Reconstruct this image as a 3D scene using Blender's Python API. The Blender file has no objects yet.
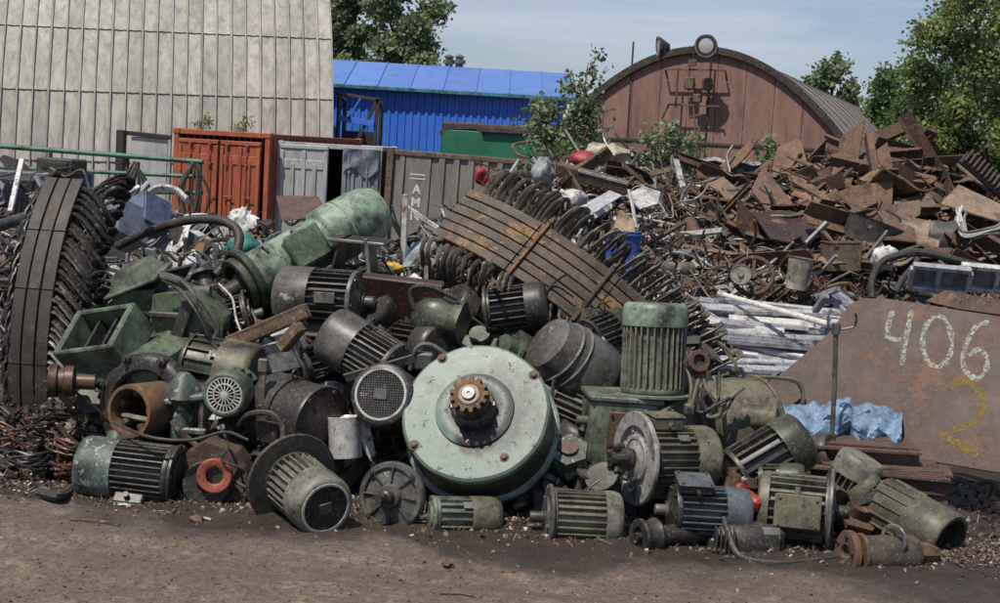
import bpy, math, random
from mathutils import Vector as V, Matrix, noise
rnd = random.Random(7)
PI = math.pi
SC = bpy.context.scene
COL = SC.collection
# ------------------------------------------------------------------ camera
F = 1500.0
CAMP = V((0, 0, 2.65))
cd = bpy.data.cameras.new('camera'); cam = bpy.data.objects.new('camera', cd); COL.objects.link(cam)
cd.sensor_width = 36; cd.lens = F / 1000 * 36; cd.clip_end = 3000; cd.clip_start = .1
CM = Matrix.Rotation(PI/2 - math.atan(151.5/F), 4, 'X') @ Matrix.Rotation(math.atan(.058), 4, 'Z')
cam.matrix_world = Matrix.Translation(CAMP) @ CM
SC.camera = cam
def ray(px, py):
    return CM.to_3x3() @ V(((px-500)/F, -(py-301.5)/F, -1))
def P(px, py, d):
    r = ray(px, py); return CAMP + r*(d/r.y)
def G(px, py, z=0.):
    r = ray(px, py); return CAMP + r*((z-CAMP.z)/r.z)
# ------------------------------------------------------------------ mesh builder
class MB:
    def __init__(s): s.v = []; s.f = []; s.mi = []; s.cur = 0
    def add(s, vs, fs, M=None):
        n = len(s.v)
        s.v.extend([tuple(M @ V(p)) for p in vs] if M is not None else [tuple(p) for p in vs])
        s.f.extend([tuple(i+n for i in f) for f in fs]); s.mi.extend([s.cur]*len(fs))
        return s
    def box(s, c, sz, M=None, bev=0.):
        x, y, z = [a/2 for a in sz]
        if bev > 0:
            b = min(bev, x*.8, y*.8, z*.8); vs = []; idx = {}
            for sx in (-1, 1):
                for sy in (-1, 1):
                    for sz_ in (-1, 1):
                        for ax in range(3):
                            p = [sx*(x-b), sy*(y-b), sz_*(z-b)]; p[ax] = (sx*x, sy*y, sz_*z)[ax]
                            idx[(sx, sy, sz_, ax)] = len(vs); vs.append((c[0]+p[0], c[1]+p[1], c[2]+p[2]))
            fs = []
            I = idx
            for q in (-1, 1):
                for ax, quad in ((0, [(q,-1,-1),(q,1,-1),(q,1,1),(q,-1,1)]), (1, [(-1,q,-1),(1,q,-1),(1,q,1),(-1,q,1)]), (2, [(-1,-1,q),(1,-1,q),(1,1,q),(-1,1,q)])):
                    fs.append([I[k+(ax,)] for k in quad])
            for a in (-1, 1):
                for b_ in (-1, 1):
                    fs.append([I[(-1,a,b_,1)], I[(1,a,b_,1)], I[(1,a,b_,2)], I[(-1,a,b_,2)]])
                    fs.append([I[(a,-1,b_,0)], I[(a,1,b_,0)], I[(a,1,b_,2)], I[(a,-1,b_,2)]])
                    fs.append([I[(a,b_,-1,0)], I[(a,b_,1,0)], I[(a,b_,1,1)], I[(a,b_,-1,1)]])
            for sx in (-1, 1):
                for sy in (-1, 1):
                    for sz_ in (-1, 1): fs.append([I[(sx,sy,sz_,k)] for k in range(3)])
            return s.add(vs, fs, M)
        vs = [(c[0]+i*x, c[1]+j*y, c[2]+k*z) for i in (-1, 1) for j in (-1, 1) for k in (-1, 1)]
        return s.add(vs, [(0,1,3,2),(4,6,7,5),(0,4,5,1),(2,3,7,6),(0,2,6,4),(1,5,7,3)], M)
    def bar(s, p, q, w, h, up=(0, 0, 1)):
        p, q = V(p), V(q); x = q-p; L = x.length
        if L < 1e-6: return s
        return s.box((L/2, 0, 0), (L, w, h), frame(p, x, up), bev=min(w, h)*.12)
    def lathe(s, prof, M=None, n=32, ax='z', a0=0., a1=2*PI, wob=None):
        full = abs(a1-a0-2*PI) < 1e-6; m = n if full else n+1; vs = []
        for r, z in prof:
            for i in range(m):
                a = a0+(a1-a0)*i/n; rr = r*(1+(wob(a, z) if wob else 0)); c, d = rr*math.cos(a), rr*math.sin(a)
                vs.append((c, d, z) if ax == 'z' else (z, c, d))
        fs = []
        for j in range(len(prof)-1):
            for i in range(n):
                k = (i+1) % m if full else i+1
                fs.append((j*m+i, j*m+k, (j+1)*m+k, (j+1)*m+i))
        if full and tuple(prof[0]) != tuple(prof[-1]):
            for j, rev in ((0, True), (len(prof)-1, False)):
                if prof[j][0] > 1e-4: 
                    q = [j*m+i for i in range(m)]; fs.append(q[::-1] if rev else q)
        return s.add(vs, fs, M)
    def tube(s, pts, r, n=8, closed=False, M=None, flat=1.):
        pts = [V(p) for p in pts]; N = len(pts); vs = []
        rs = r if isinstance(r, (list, tuple)) else [r]*N
        t0 = (pts[1]-pts[0]).normalized(); u = t0.orthogonal().normalized(); pt = t0
        for i, p in enumerate(pts):
            a = pts[(i-1) % N] if (closed or i) else p; b = pts[(i+1) % N] if (closed or i < N-1) else p
            t = (b-a); t = t.normalized() if t.length > 1e-9 else pt
            u = (u - t*u.dot(t)); u = u.normalized() if u.length > 1e-6 else t.orthogonal().normalized(); w = t.cross(u); pt = t
            for k in range(n):
                an = 2*PI*k/n; vs.append(p + u*(rs[i]*math.cos(an)) + w*(rs[i]*flat*math.sin(an)))
        fs = [(i*n+k, i*n+(k+1) % n, ((i+1) % N)*n+(k+1) % n, ((i+1) % N)*n+k) for i in range(N if closed else N-1) for k in range(n)]
        if not closed: fs += [tuple(range(n))[::-1], tuple((N-1)*n+k for k in range(n))]
        return s.add(vs, fs, M)
    def prism(s, poly, z0, z1, M=None):
        n = len(poly)
        vs = [(x, y, z0) for x, y in poly]+[(x, y, z1) for x, y in poly]
        return s.add(vs, [tuple(range(n))[::-1], tuple(range(n, 2*n))]+[(i, (i+1) % n, n+(i+1) % n, n+i) for i in range(n)], M)
    def ring(s, ro, ri, z0, z1, M=None, n=40, ax='x', a0=0., a1=2*PI):
        b = min(.006, abs(z1-z0)*.2)
        return s.lathe([(ri, z0), (ro-b, z0), (ro, z0+b), (ro, z1-b), (ro-b, z1), (ri, z1), (ri, z0)], M, n, ax, a0, a1) if True else s
    def build(s, name, mat, parent=None, smooth=38, label=None):
        me = bpy.data.meshes.new(name); me.from_pydata(s.v, [], s.f); me.update()
        for m in (mat if isinstance(mat, (list, tuple)) else [mat]): me.materials.append(m)
        if max(s.mi or [0]) > 0: me.polygons.foreach_set('material_index', s.mi)
        if smooth:
            me.shade_smooth(); me.set_sharp_from_angle(angle=math.radians(smooth))
        o = bpy.data.objects.new(name, me); COL.objects.link(o)
        if parent is not None: o.parent = parent
        if label: o['label'] = label
        return o
def frame(loc, x, z=(0, 0, 1)):
    x = V(x).normalized(); z = V(z); z = z - x*z.dot(x)
    z = z.normalized() if z.length > 1e-5 else x.orthogonal().normalized()
    y = z.cross(x); M = Matrix((x, y, z)).transposed().to_4x4(); M.translation = V(loc); return M
def framez(loc, z, x=(1, 0, 0)):
    z = V(z).normalized(); x = V(x); x = (x - z*x.dot(z)).normalized(); y = z.cross(x)
    M = Matrix((x, y, z)).transposed().to_4x4(); M.translation = V(loc); return M
T = Matrix.Translation
def tag(o, label, cat, group=None, kind=None):
    if label: o['label'] = label
    if cat: o['category'] = cat
    if group: o['group'] = group
    if kind or cat: o['kind'] = kind or 'thing'
    return o
def thing(name, label, cat, M=None, group=None):
    o = bpy.data.objects.new(name, None); COL.objects.link(o); o.empty_display_size = .1
    if M is not None: o.matrix_world = M
    return tag(o, label, cat, group)
def dup(root, M, label=None, group=None):
    r = root.copy(); COL.objects.link(r); r.matrix_world = M
    if label: r['label'] = label
    if group: r['group'] = group
    for ch in list(root.children):
        c = ch.copy(); COL.objects.link(c); c.parent = r
        for g in list(ch.children):
            d = g.copy(); COL.objects.link(d); d.parent = c
    return r
def spline(pts, k=6, closed=False):
    pts = [V(p) for p in pts]; n = len(pts); out = []
    for i in range(n if closed else n-1):
        p0 = pts[(i-1) % n] if closed or i else pts[0]*2-pts[1]; p1 = pts[i]; p2 = pts[(i+1) % n]
        p3 = pts[(i+2) % n] if closed or i+2 < n else p2*2-p1
        for j in range(k):
            t = j/k
            out.append(.5*((2*p1)+(p2-p0)*t+(2*p0-5*p1+4*p2-p3)*t*t+(3*p1-p0-3*p2+p3)*t*t*t))
    if not closed: out.append(pts[-1])
    return out
# ------------------------------------------------------------------ materials
def newmat(name):
    m = bpy.data.materials.new(name); m.use_nodes = True; nt = m.node_tree
    return m, nt, nt.nodes['Principled BSDF']
def nd(nt, t, **kw):
    n = nt.nodes.new(t)
    for k, v in kw.items():
        if k in n.inputs: n.inputs[k].default_value = v
        else: setattr(n, k, v)
    return n
def c4(c): return (c[0], c[1], c[2], 1)
def mixc(nt, fac, a, b):
    n = nd(nt, 'ShaderNodeMix', data_type='RGBA')
    for s, v in ((0, fac), (6, a), (7, b)):
        if isinstance(v, bpy.types.NodeSocket): nt.links.new(v, n.inputs[s])
        else: n.inputs[s].default_value = v if s == 0 else c4(v)
    return n.outputs[2]
def coords(nt, rand=True, world=False):
    if world:
        return nd(nt, 'ShaderNodeNewGeometry').outputs['Position']
    tc = nd(nt, 'ShaderNodeTexCoord')
    if not rand: return tc.outputs['Object']
    oi = nd(nt, 'ShaderNodeObjectInfo'); ml = nd(nt, 'ShaderNodeMath', operation='MULTIPLY'); ml.inputs[1].default_value = 37.
    nt.links.new(oi.outputs['Random'], ml.inputs[0])
    ad = nd(nt, 'ShaderNodeVectorMath', operation='ADD'); nt.links.new(tc.outputs['Object'], ad.inputs[0]); nt.links.new(ml.outputs[0], ad.inputs[1])
    return ad.outputs[0]
def nz(nt, co, scale, detail=5., rough=.6, lo=.4, hi=.6, stretch=None, dist=0.):
    if stretch:
        mp = nd(nt, 'ShaderNodeMapping'); mp.inputs['Scale'].default_value = stretch; nt.links.new(co, mp.inputs[0]); co = mp.outputs[0]
    n = nd(nt, 'ShaderNodeTexNoise', Scale=scale, Detail=detail, Roughness=rough, Distortion=dist); nt.links.new(co, n.inputs['Vector'])
    mr = nd(nt, 'ShaderNodeMapRange'); mr.inputs[1].default_value = lo; mr.inputs[2].default_value = hi
    nt.links.new(n.outputs[0], mr.inputs[0]); return mr.outputs[0], n.outputs[0]
RUST = (.065, .036, .02); RUSTL = (.23, .10, .04); GRIME = (.022, .018, .014)
def mat(name, c1, c2=None, chip=RUST, chipamt=.35, chips=9., grime=GRIME, gamt=.5, gs=3.5, rough=.5, metal=0., bump=.25, vary=.25, palette=None, dust=.0, s=1., world=False, stretch=None, pb=None, top=.15, mott=.45, grit=.45):
    m, nt, b = newmat(name); L = nt.links.new; co = coords(nt, not world, world)
    c2 = c2 or tuple(x*.7 for x in c1)
    f1, n1 = nz(nt, co, 2.5*s, 6, .6, .35, .65, stretch)
    base = mixc(nt, f1, c1, c2)
    oi = nd(nt, 'ShaderNodeObjectInfo')
    if palette:
        cr = nd(nt, 'ShaderNodeValToRGB'); cr.color_ramp.interpolation = 'CONSTANT'; el = cr.color_ramp.elements
        while len(el) < len(palette): el.new(.5)
        for i, c in enumerate(palette): el[i].position = i/len(palette); el[i].color = c4(c)
        L((nd(nt, 'ShaderNodeNewGeometry').outputs['Random Per Island'] if palette is pb else oi.outputs['Random']), cr.inputs[0]); base = mixc(nt, f1, cr.outputs[0], c2 if c2 else c1)
        base = mixc(nt, .75, base, cr.outputs[0])
    if vary:
        wn = nd(nt, 'ShaderNodeTexWhiteNoise', noise_dimensions='1D'); L(oi.outputs['Random'], wn.inputs['W'])
        mr = nd(nt, 'ShaderNodeMapRange'); mr.inputs[3].default_value = 1-vary; mr.inputs[4].default_value = 1+vary; L(wn.outputs[0], mr.inputs[0])
        sc = nd(nt, 'ShaderNodeVectorMath', operation='SCALE'); L(base, sc.inputs[0]); L(mr.outputs[0], sc.inputs['Scale']); base = sc.outputs[0]
    g, _ = nz(nt, co, gs*s, 7, .65, .62-gamt*.35, .75-gamt*.15, stretch)
    base = mixc(nt, g, base, grime)
    if mott:
        mo, _ = nz(nt, co, 13*s, 10, .8, .34, .66); mr2 = nd(nt, 'ShaderNodeMapRange'); mr2.inputs[3].default_value = 1-mott; mr2.inputs[4].default_value = 1+mott*.45; L(mo, mr2.inputs[0])
        sc2 = nd(nt, 'ShaderNodeVectorMath', operation='SCALE'); L(base, sc2.inputs[0]); L(mr2.outputs[0], sc2.inputs['Scale']); base = sc2.outputs[0]
    ch, nch = nz(nt, co, chips*s, 8, .7, .705-chipamt*.3, .745-chipamt*.3)
    base = mixc(nt, ch, base, chip)
    if grit:
        gr, _ = nz(nt, co, 42*s, 3, .6, .60, .66); m3 = nd(nt, 'ShaderNodeMath', operation='MULTIPLY'); m3.inputs[1].default_value = grit; L(gr, m3.inputs[0]); base = mixc(nt, m3.outputs[0], base, (.26, .215, .16))
        gr2, _ = nz(nt, co, 19*s, 6, .75, .58, .63); m4 = nd(nt, 'ShaderNodeMath', operation='MULTIPLY'); m4.inputs[1].default_value = .75; L(gr2, m4.inputs[0]); base = mixc(nt, m4.outputs[0], base, GRIME)
    if dust:
        du, _ = nz(nt, co, 22*s, 6, .7, .5, .75); ml = nd(nt, 'ShaderNodeMath', operation='MULTIPLY'); ml.inputs[1].default_value = dust; L(du, ml.inputs[0])
        base = mixc(nt, ml.outputs[0], base, (.3, .26, .2))
    if top:      # dry dust lying on the upward sides
        ng = nd(nt, 'ShaderNodeNewGeometry'); sp = nd(nt, 'ShaderNodeSeparateXYZ'); L(ng.outputs['Normal'], sp.inputs[0]); m1 = nd(nt, 'ShaderNodeMapRange'); m1.inputs[1].default_value = .3; m1.inputs[2].default_value = 1; m1.inputs[4].default_value = top; L(sp.outputs[2], m1.inputs[0])
        tn, _ = nz(nt, co, 5*s, 7, .7, .35, .65); m2 = nd(nt, 'ShaderNodeMath', operation='MULTIPLY'); L(m1.outputs[0], m2.inputs[0]); L(tn, m2.inputs[1]); base = mixc(nt, m2.outputs[0], base, (.20, .17, .135))
    L(base, b.inputs['Base Color'])
    rr = nd(nt, 'ShaderNodeMapRange'); rr.inputs[3].default_value = max(.08, rough-.15); rr.inputs[4].default_value = min(1, rough+.22); L(nch, rr.inputs[0]); L(rr.outputs[0], b.inputs['Roughness'])
    if metal:
        mm = nd(nt, 'ShaderNodeMath', operation='SUBTRACT', use_clamp=True); mm.inputs[0].default_value = metal; L(ch, mm.inputs[1]); L(mm.outputs[0], b.inputs['Metallic'])
    _, nb = nz(nt, co, 30*s, 4, .7)
    ad = nd(nt, 'ShaderNodeMath', operation='MULTIPLY_ADD'); ad.inputs[1].default_value = .45; L(nb, ad.inputs[0]); L(ch, ad.inputs[2])
    bp = nd(nt, 'ShaderNodeBump', Strength=bump, Distance=.006/s if s >= 1 else .01); L(ad.outputs[0], bp.inputs['Height']); L(bp.outputs[0], b.inputs['Normal'])
    return m
celadon = mat('celadon_paint', (.19, .275, .22), (.27, .36, .295), chip=(.075, .075, .06), chipamt=.40, chips=7, grime=(.07, .085, .07), gamt=.42, gs=1.8, rough=.42, vary=.0, top=0)
celadon2 = mat('faded_green_paint', (.20, .305, .21), (.27, .38, .275), chip=(.10, .09, .065), chipamt=.4, gamt=.55, rough=.45, vary=.1)
green = mat('machine_green', (.095, .145, .085), (.15, .21, .135), chip=(.05, .042, .03), chipamt=.42, gamt=.6, rough=.4, vary=.15)
greenl = mat('pale_green', (.20, .255, .185), (.14, .175, .125), chip=(.06, .052, .04), chipamt=.45, gamt=.62, rough=.5, vary=.1)
dkgreen = mat('dark_green', (.032, .048, .027), (.055, .08, .042), chipamt=.35, gamt=.7, rough=.4, vary=.2)
patina = mat('patina', (.13, .19, .16), (.06, .08, .068), chip=(.24, .30, .27), chipamt=.5, chips=14, gamt=.6, rough=.5)
olive = mat('olive_grey', (.125, .115, .068), (.175, .165, .105), chip=(.05, .04, .028), chipamt=.38, gamt=.5, rough=.5, vary=.15, dust=.25)
olivel = mat('pale_olive', (.23, .23, .185), (.17, .17, .135), chip=(.09, .07, .05), chipamt=.45, gamt=.5, rough=.5, vary=.1, dust=.3)
grey = mat('machine_grey', (.075, .073, .067), (.12, .117, .107), chip=(.28, .28, .27), chipamt=.28, chips=6, gamt=.5, rough=.4, vary=.2, dust=.15)
dark = mat('greasy_black', (.022, .021, .019), (.04, .037, .032), chip=(.07, .05, .035), chipamt=.35, gamt=.4, rough=.42, vary=.3, dust=.15)
darkfin = mat('dirty_fins', (.045, .043, .035), (.08, .076, .06), chip=(.08, .055, .035), chipamt=.35, gamt=.5, rough=.45, vary=.25, dust=.3)
palesteel = mat('pale_worn_steel', (.40, .39, .37), (.30, .29, .27), chip=(.10, .075, .055), chipamt=.4, gamt=.4, rough=.5, metal=.15, vary=0)
steel = mat('worn_steel', (.32, .32, .31), (.2, .2, .19), chip=(.10, .07, .05), chipamt=.4, gamt=.5, rough=.4, metal=.4, vary=.1)
bright = mat('bare_metal', (.72, .71, .69), (.55, .54, .52), chip=(.2, .15, .12), chipamt=.2, gamt=.25, rough=.3, metal=.2, vary=.1)
alum = mat('aluminium', (.58, .58, .61), (.46, .47, .50), chip=(.22, .22, .23), chipamt=.25, gamt=.2, rough=.38, metal=.35, vary=.25)
whitep = mat('white_enamel', (.62, .62, .60), (.5, .5, .47), chip=(.16, .10, .06), chipamt=.4, gamt=.35, rough=.45, vary=.15)
rustm = mat('rust_brown', (.125, .068, .040), (.08, .047, .031), chip=(.18, .09, .045), chipamt=.45, gamt=.4, rough=.75, vary=.3, bump=.4)
rustp = mat('rust_plate', (.16, .085, .050), (.11, .062, .038), chip=(.21, .11, .055), chipamt=.4, gamt=.35, rough=.75, vary=.2, bump=.4,
            palette=[(.17,.085,.048),(.125,.065,.042),(.21,.115,.065),(.10,.055,.038),(.23,.125,.062),(.20,.14,.09),(.15,.07,.042),(.075,.046,.034),(.24,.175,.12),(.18,.10,.055)])
rusto = mat('orange_rust', (.20, .105, .045), (.12, .065, .035), chip=(.08, .045, .025), chipamt=.45, gamt=.3, rough=.8, vary=.1)
reddark = mat('maroon_paint', (.05, .018, .015), (.035, .014, .012), chipamt=.25, gamt=.3, rough=.5, vary=0)
redp = mat('red_paint', (.36, .075, .045), (.25, .06, .04), chip=(.1, .05, .03), chipamt=.3, gamt=.3, rough=.55, vary=.05)
brownbox = mat('red_brown_steel', (.125, .068, .048), (.09, .052, .04), chip=(.13, .085, .06), chipamt=.35, gamt=.4, rough=.65, vary=.1)
lam = mat('laminations', (.05, .040, .033), (.034, .029, .025), chip=(.09, .058, .036), chipamt=.40, chips=6, gamt=.4, rough=.6, vary=.08, s=1.5, top=0, grit=.15)
lamr = mat('rusty_laminations', (.115, .080, .052), (.055, .041, .031), chip=(.21, .11, .042), chipamt=.5, chips=3, gamt=.45, rough=.65, vary=.08, s=1.5)
coilm = mat('tape_wound_coil', (.17, .145, .108), (.085, .072, .055), chip=(.32, .28, .22), chipamt=.38, chips=5, gamt=.45, rough=.5, vary=.45)
coild = mat('black_coil', (.02, .018, .016), (.035, .03, .026), chip=(.09, .07, .05), chipamt=.35, gamt=.35, rough=.4, vary=.4, top=0)
wood = mat('old_timber', (.17, .11, .065), (.11, .07, .042), chip=(.25, .19, .13), chipamt=.35, gamt=.45, rough=.8, vary=.15, stretch=(.6, 8, 8))
rubber = mat('black_rubber', (.02, .02, .02), (.035, .033, .03), chip=(.09, .08, .07), chipamt=.25, gamt=.2, rough=.6, vary=.3)
hosem = mat('grey_hose', (.11, .115, .095), (.08, .085, .07), chipamt=.2, gamt=.45, rough=.6)
bluep = mat('blue_plastic', (.025, .085, .36), (.02, .06, .27), chip=(.05, .08, .2), chipamt=.2, gamt=.25, rough=.45, vary=0)
bluegrey = mat('blue_grey_sheet', (.13, .16, .21), (.19, .21, .25), chip=(.1, .08, .07), chipamt=.25, gamt=.35, rough=.45, vary=.1)
redbits = mat('red_plastic', (.40, .03, .03), (.3, .025, .025), chipamt=.1, gamt=.2, rough=.5, vary=0)
yellowp = mat('yellow_cloth', (.6, .4, .05), (.5, .3, .04), chipamt=.1, gamt=.2, rough=.8, vary=0)
teal = mat('teal_plastic', (.05, .24, .2), (.03, .16, .14), chipamt=.1, gamt=.3, rough=.5, vary=0)
# ------------------------------------------------------------------ light, sky, ground
EL, AZ = math.radians(60), math.radians(214)     # sun behind the camera, to the left (azimuth from +Y clockwise)
sdir = V((math.sin(AZ)*math.cos(EL), math.cos(AZ)*math.cos(EL), math.sin(EL)))
sl = bpy.data.lights.new('sun', 'SUN'); so = bpy.data.objects.new('sun', sl); COL.objects.link(so)
sl.energy = 4.2; sl.angle = math.radians(.5); sl.color = (1, .95, .87)
sl.color = (1, .92, .81)
so.rotation_euler = sdir.to_track_quat('Z', 'Y').to_euler()
w = bpy.data.worlds.new('World'); SC.world = w; w.use_nodes = True; nt = w.node_tree; bg = nt.nodes['Background']
sk = nd(nt, 'ShaderNodeTexSky', sky_type='NISHITA'); sk.sun_disc = False; sk.sun_elevation = EL; sk.sun_rotation = AZ; sk.air_density = 1.0; sk.dust_density = .7; sk.ozone_density = 2.0; sk.altitude = 100
tc = nd(nt, 'ShaderNodeTexCoord'); f_, _ = nz(nt, tc.outputs['Generated'], 3.2, 7, .62, .47, .72, (1, 1, 5.5), .6)
ml = nd(nt, 'ShaderNodeMath', operation='MULTIPLY'); ml.inputs[1].default_value = .5; nt.links.new(f_, ml.inputs[0])
tint = nd(nt, 'ShaderNodeMix', data_type='RGBA', blend_type='MULTIPLY'); tint.inputs[0].default_value = 1; tint.inputs[7].default_value = (.86, .86, 1.0, 1); nt.links.new(sk.outputs[0], tint.inputs[6])
nt.links.new(mixc(nt, ml.outputs[0], tint.outputs[2], (7.2, 7.5, 8.0)), bg.inputs[0]); bg.inputs[1].default_value = .085
SC.view_settings.view_transform = 'Standard'; SC.view_settings.look = 'None'; SC.view_settings.exposure = 0.18; SC.view_settings.gamma = 1
SC.cycles.max_bounces = 6; SC.cycles.diffuse_bounces = 3; SC.cycles.glossy_bounces = 3; SC.cycles.transparent_max_bounces = 6
SC.cycles.use_denoising = True
def fbm(x, y, s=1., o=4, z=0.): return noise.fractal(V((x*s, y*s, z)), 1., 2., o)
def ground_z(x, y):
    z = .05*fbm(x, y, .35) + .022*fbm(x, y, 1.7, 4, 3.) + .008*fbm(x, y, 7, 3, 9.)
    for k, (yc, wd) in enumerate(((9.1, .35), (8.2, .3))):          # shallow wheel ruts along the track
        yy = yc-.06*x+.12*math.sin(x*.5+k); z -= .03*math.exp(-((y-yy)/wd)**2); z += .02*math.exp(-((y-yy-.5)/.25)**2)
    return z*max(0, min(1, (60-y)/40))
def axis(lo, hi, a, b, st, k=1.35):
    out = [a+(b-a)*i/round((b-a)/st) for i in range(round((b-a)/st)+1)]; d = st; v = b
    while v < hi: d *= k; v += d; out.append(v)
    d = st; v = a
    while v > lo: d *= k; v -= d; out.insert(0, v)
    return out
xs = axis(-900, 900, -5.5, 5.5, .06); ys = axis(-40, 1500, 6.5, 13.5, .055)
g = MB(); nx = len(xs)
g.v = [(x, y, ground_z(x, y)) for y in ys for x in xs]
g.f = [(j*nx+i, j*nx+i+1, (j+1)*nx+i+1, (j+1)*nx+i) for j in range(len(ys)-1) for i in range(nx-1)]; g.mi = [0]*len(g.f)
m, nt, b = newmat('dirt'); L = nt.links.new; co = coords(nt, False, True)
sx = nd(nt, 'ShaderNodeSeparateXYZ'); L(co, sx.inputs[0])
a1, _ = nz(nt, co, .9, 8, .65, .35, .65); a2, n2 = nz(nt, co, 5, 9, .7, .4, .62); a3, n3 = nz(nt, co, 38, 6, .75, .52, .62)
base = mixc(nt, a1, (.19, .142, .10), (.135, .10, .072)); 
a5, _ = nz(nt, co, 1.1, 10, .78, .44, .60, (.7, 2.4, 1)); base = mixc(nt, a5, base, (.31, .24, .17))
base = mixc(nt, a2, base, (.145, .108, .079)); a6, _ = nz(nt, co, 14, 9, .8, .42, .62); base = mixc(nt, a6, base, (.10, .075, .056))
# oil-soaked earth around the heap: edge wanders with noise
yn = nd(nt, 'ShaderNodeMath', operation='MULTIPLY_ADD'); _, nw = nz(nt, co, .8, 6, .6); L(nw, yn.inputs[0]); yn.inputs[1].default_value = 2.6; L(sx.outputs[1], yn.inputs[2])
xm = nd(nt, 'ShaderNodeMath', operation='MULTIPLY_ADD'); L(sx.outputs[0], xm.inputs[0]); xm.inputs[1].default_value = .16; L(yn.outputs[0], xm.inputs[2])
oil = nd(nt, 'ShaderNodeMapRange'); oil.inputs[1].default_value = 10.6; oil.inputs[2].default_value = 11.05; L(xm.outputs[0], oil.inputs[0])
base = mixc(nt, oil.outputs[0], base, mixc(nt, a2, (.036, .029, .024), (.062, .046, .035)))
base = mixc(nt, a3, base, (.05, .036, .027))
a4, _ = nz(nt, co, 70, 3, .6, .66, .7); base = mixc(nt, a4, base, (.30, .24, .18))
L(base, b.inputs['Base Color'])
rg = nd(nt, 'ShaderNodeMapRange'); rg.inputs[3].default_value = .95; rg.inputs[4].default_value = .38; L(oil.outputs[0], rg.inputs[0]); L(rg.outputs[0], b.inputs['Roughness'])
hs = nd(nt, 'ShaderNodeMath', operation='MULTIPLY_ADD'); L(n3, hs.inputs[0]); hs.inputs[1].default_value = .5; L(n2, hs.inputs[2])
bp = nd(nt, 'ShaderNodeBump', Strength=.8, Distance=.03); L(hs.outputs[0], bp.inputs['Height']); L(bp.outputs[0], b.inputs['Normal'])
tag(g.build('ground', m, smooth=80), 'brown dirt yard, oil blackened near the heap', 'ground', kind='structure')
# oily puddle by the heap, at right
m, nt, b = newmat('oily_water'); b.inputs['Base Color'].default_value = (.03, .018, .014, 1); b.inputs['Roughness'].default_value = .08
pd = MB(); c0 = G(985, 500); pts = []
for i in range(40):
    a = i/40*2*PI; r = 1+.35*fbm(math.cos(a), math.sin(a), 1.3, 4, 4.); pts.append((c0.x+.05+.5*r*math.cos(a), c0.y+.75*r*math.sin(a)))
zz = sorted(ground_z(x, y) for x, y in pts)[30]
pd.add([(x, y, zz) for x, y in pts], [tuple(range(40))]); tag(pd.build('puddle', m), 'dark oily puddle on the ground', 'puddle', kind='structure')
# ------------------------------------------------------------------ heaps (height of the loose scrap under the things)
def lerp_tab(t, x):
    if x <= t[0][0]: return t[0][1]
    for (a, va), (b, vb) in zip(t, t[1:]):
        if x <= b: return va+(vb-va)*(x-a)/(b-a)
    return t[-1][1]
CREST = [(-300, 1.5), (0, 1.75), (150, 1.6), (250, 1.3), (380, 1.15), (440, 1.35), (500, 2.0), (560, 2.4), (620, 2.45), (690, 2.2), (740, 2.2), (785, 2.38), (850, 2.72), (900, 2.75), (950, 2.5), (1010, 2.3), (1300, 2.2)]
def heap_z(x, y):
    px = 500+F*x/y; c = lerp_tab(CREST, px)
    t = (y-13.6)/6.2 if y < 19.8 else 1-(y-19.8)/6.
    t = max(0, min(1, t)); t = t*(1.25-.25*t) if y < 19.8 else t
    return c*t + .16*fbm(x, y, .9, 4)*(1 if t > 0 else 0) - .05
FRONT = [(-200, .3), (0, .3), (55, .4), (95, .95), (200, 1.15), (330, 1.15), (480, 1.05), (600, 1.1), (700, .75), (760, .35), (820, .12), (880, .0), (1100, 0)]
def front_z(x, y):
    px = 500+F*x/y; c = lerp_tab(FRONT, px)
    if y < 11.1: return -.12
    t = min(1, (y-11.1)/1.7) if y < 13.4 else max(0, 1-(y-13.4)/2)
    return c*t + .07*fbm(x, y, 2.2, 4, 5.)*t - .03
moundm = mat('packed_scrap', (.045, .032, .024), (.028, .022, .018), chip=(.13, .07, .04), chipamt=.42, chips=14, gamt=.4, rough=.8, bump=.9, vary=0, world=True)
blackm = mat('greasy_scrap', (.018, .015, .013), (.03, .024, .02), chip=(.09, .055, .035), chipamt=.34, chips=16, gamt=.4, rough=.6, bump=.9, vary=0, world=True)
def mound(name, fz, x0, x1, y0, y1, st, m, label):
    mb = MB(); nx = round((x1-x0)/st); ny = round((y1-y0)/st)
    for j in range(ny+1):
        for i in range(nx+1):
            x, y = x0+(x1-x0)*i/nx, y0+(y1-y0)*j/ny; z = fz(x, y)
            mb.v.append((x, y, z+.06*noise.noise(V((x*9, y*9, 1)))*(1 if z > 0 else 0)))
    mb.f = [(j*(nx+1)+i, j*(nx+1)+i+1, (j+1)*(nx+1)+i+1, (j+1)*(nx+1)+i) for j in range(ny) for i in range(nx)]; mb.mi = [0]*len(mb.f)
    tag(mb.build(name, m, smooth=25), label, 'scrap heap', kind='stuff')
mound('scrap_heap', heap_z, -9, 10.5, 13.3, 26, .12, moundm, 'packed rusty scrap under the loose pieces of the back heaps')
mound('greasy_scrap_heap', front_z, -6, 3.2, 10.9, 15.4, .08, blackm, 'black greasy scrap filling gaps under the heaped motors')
def nrm(fz, x, y, e=.25):
    return V((-(fz(x+e, y)-fz(x-e, y))/(2*e), -(fz(x, y+e)-fz(x, y-e))/(2*e), 1)).normalized()
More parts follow.
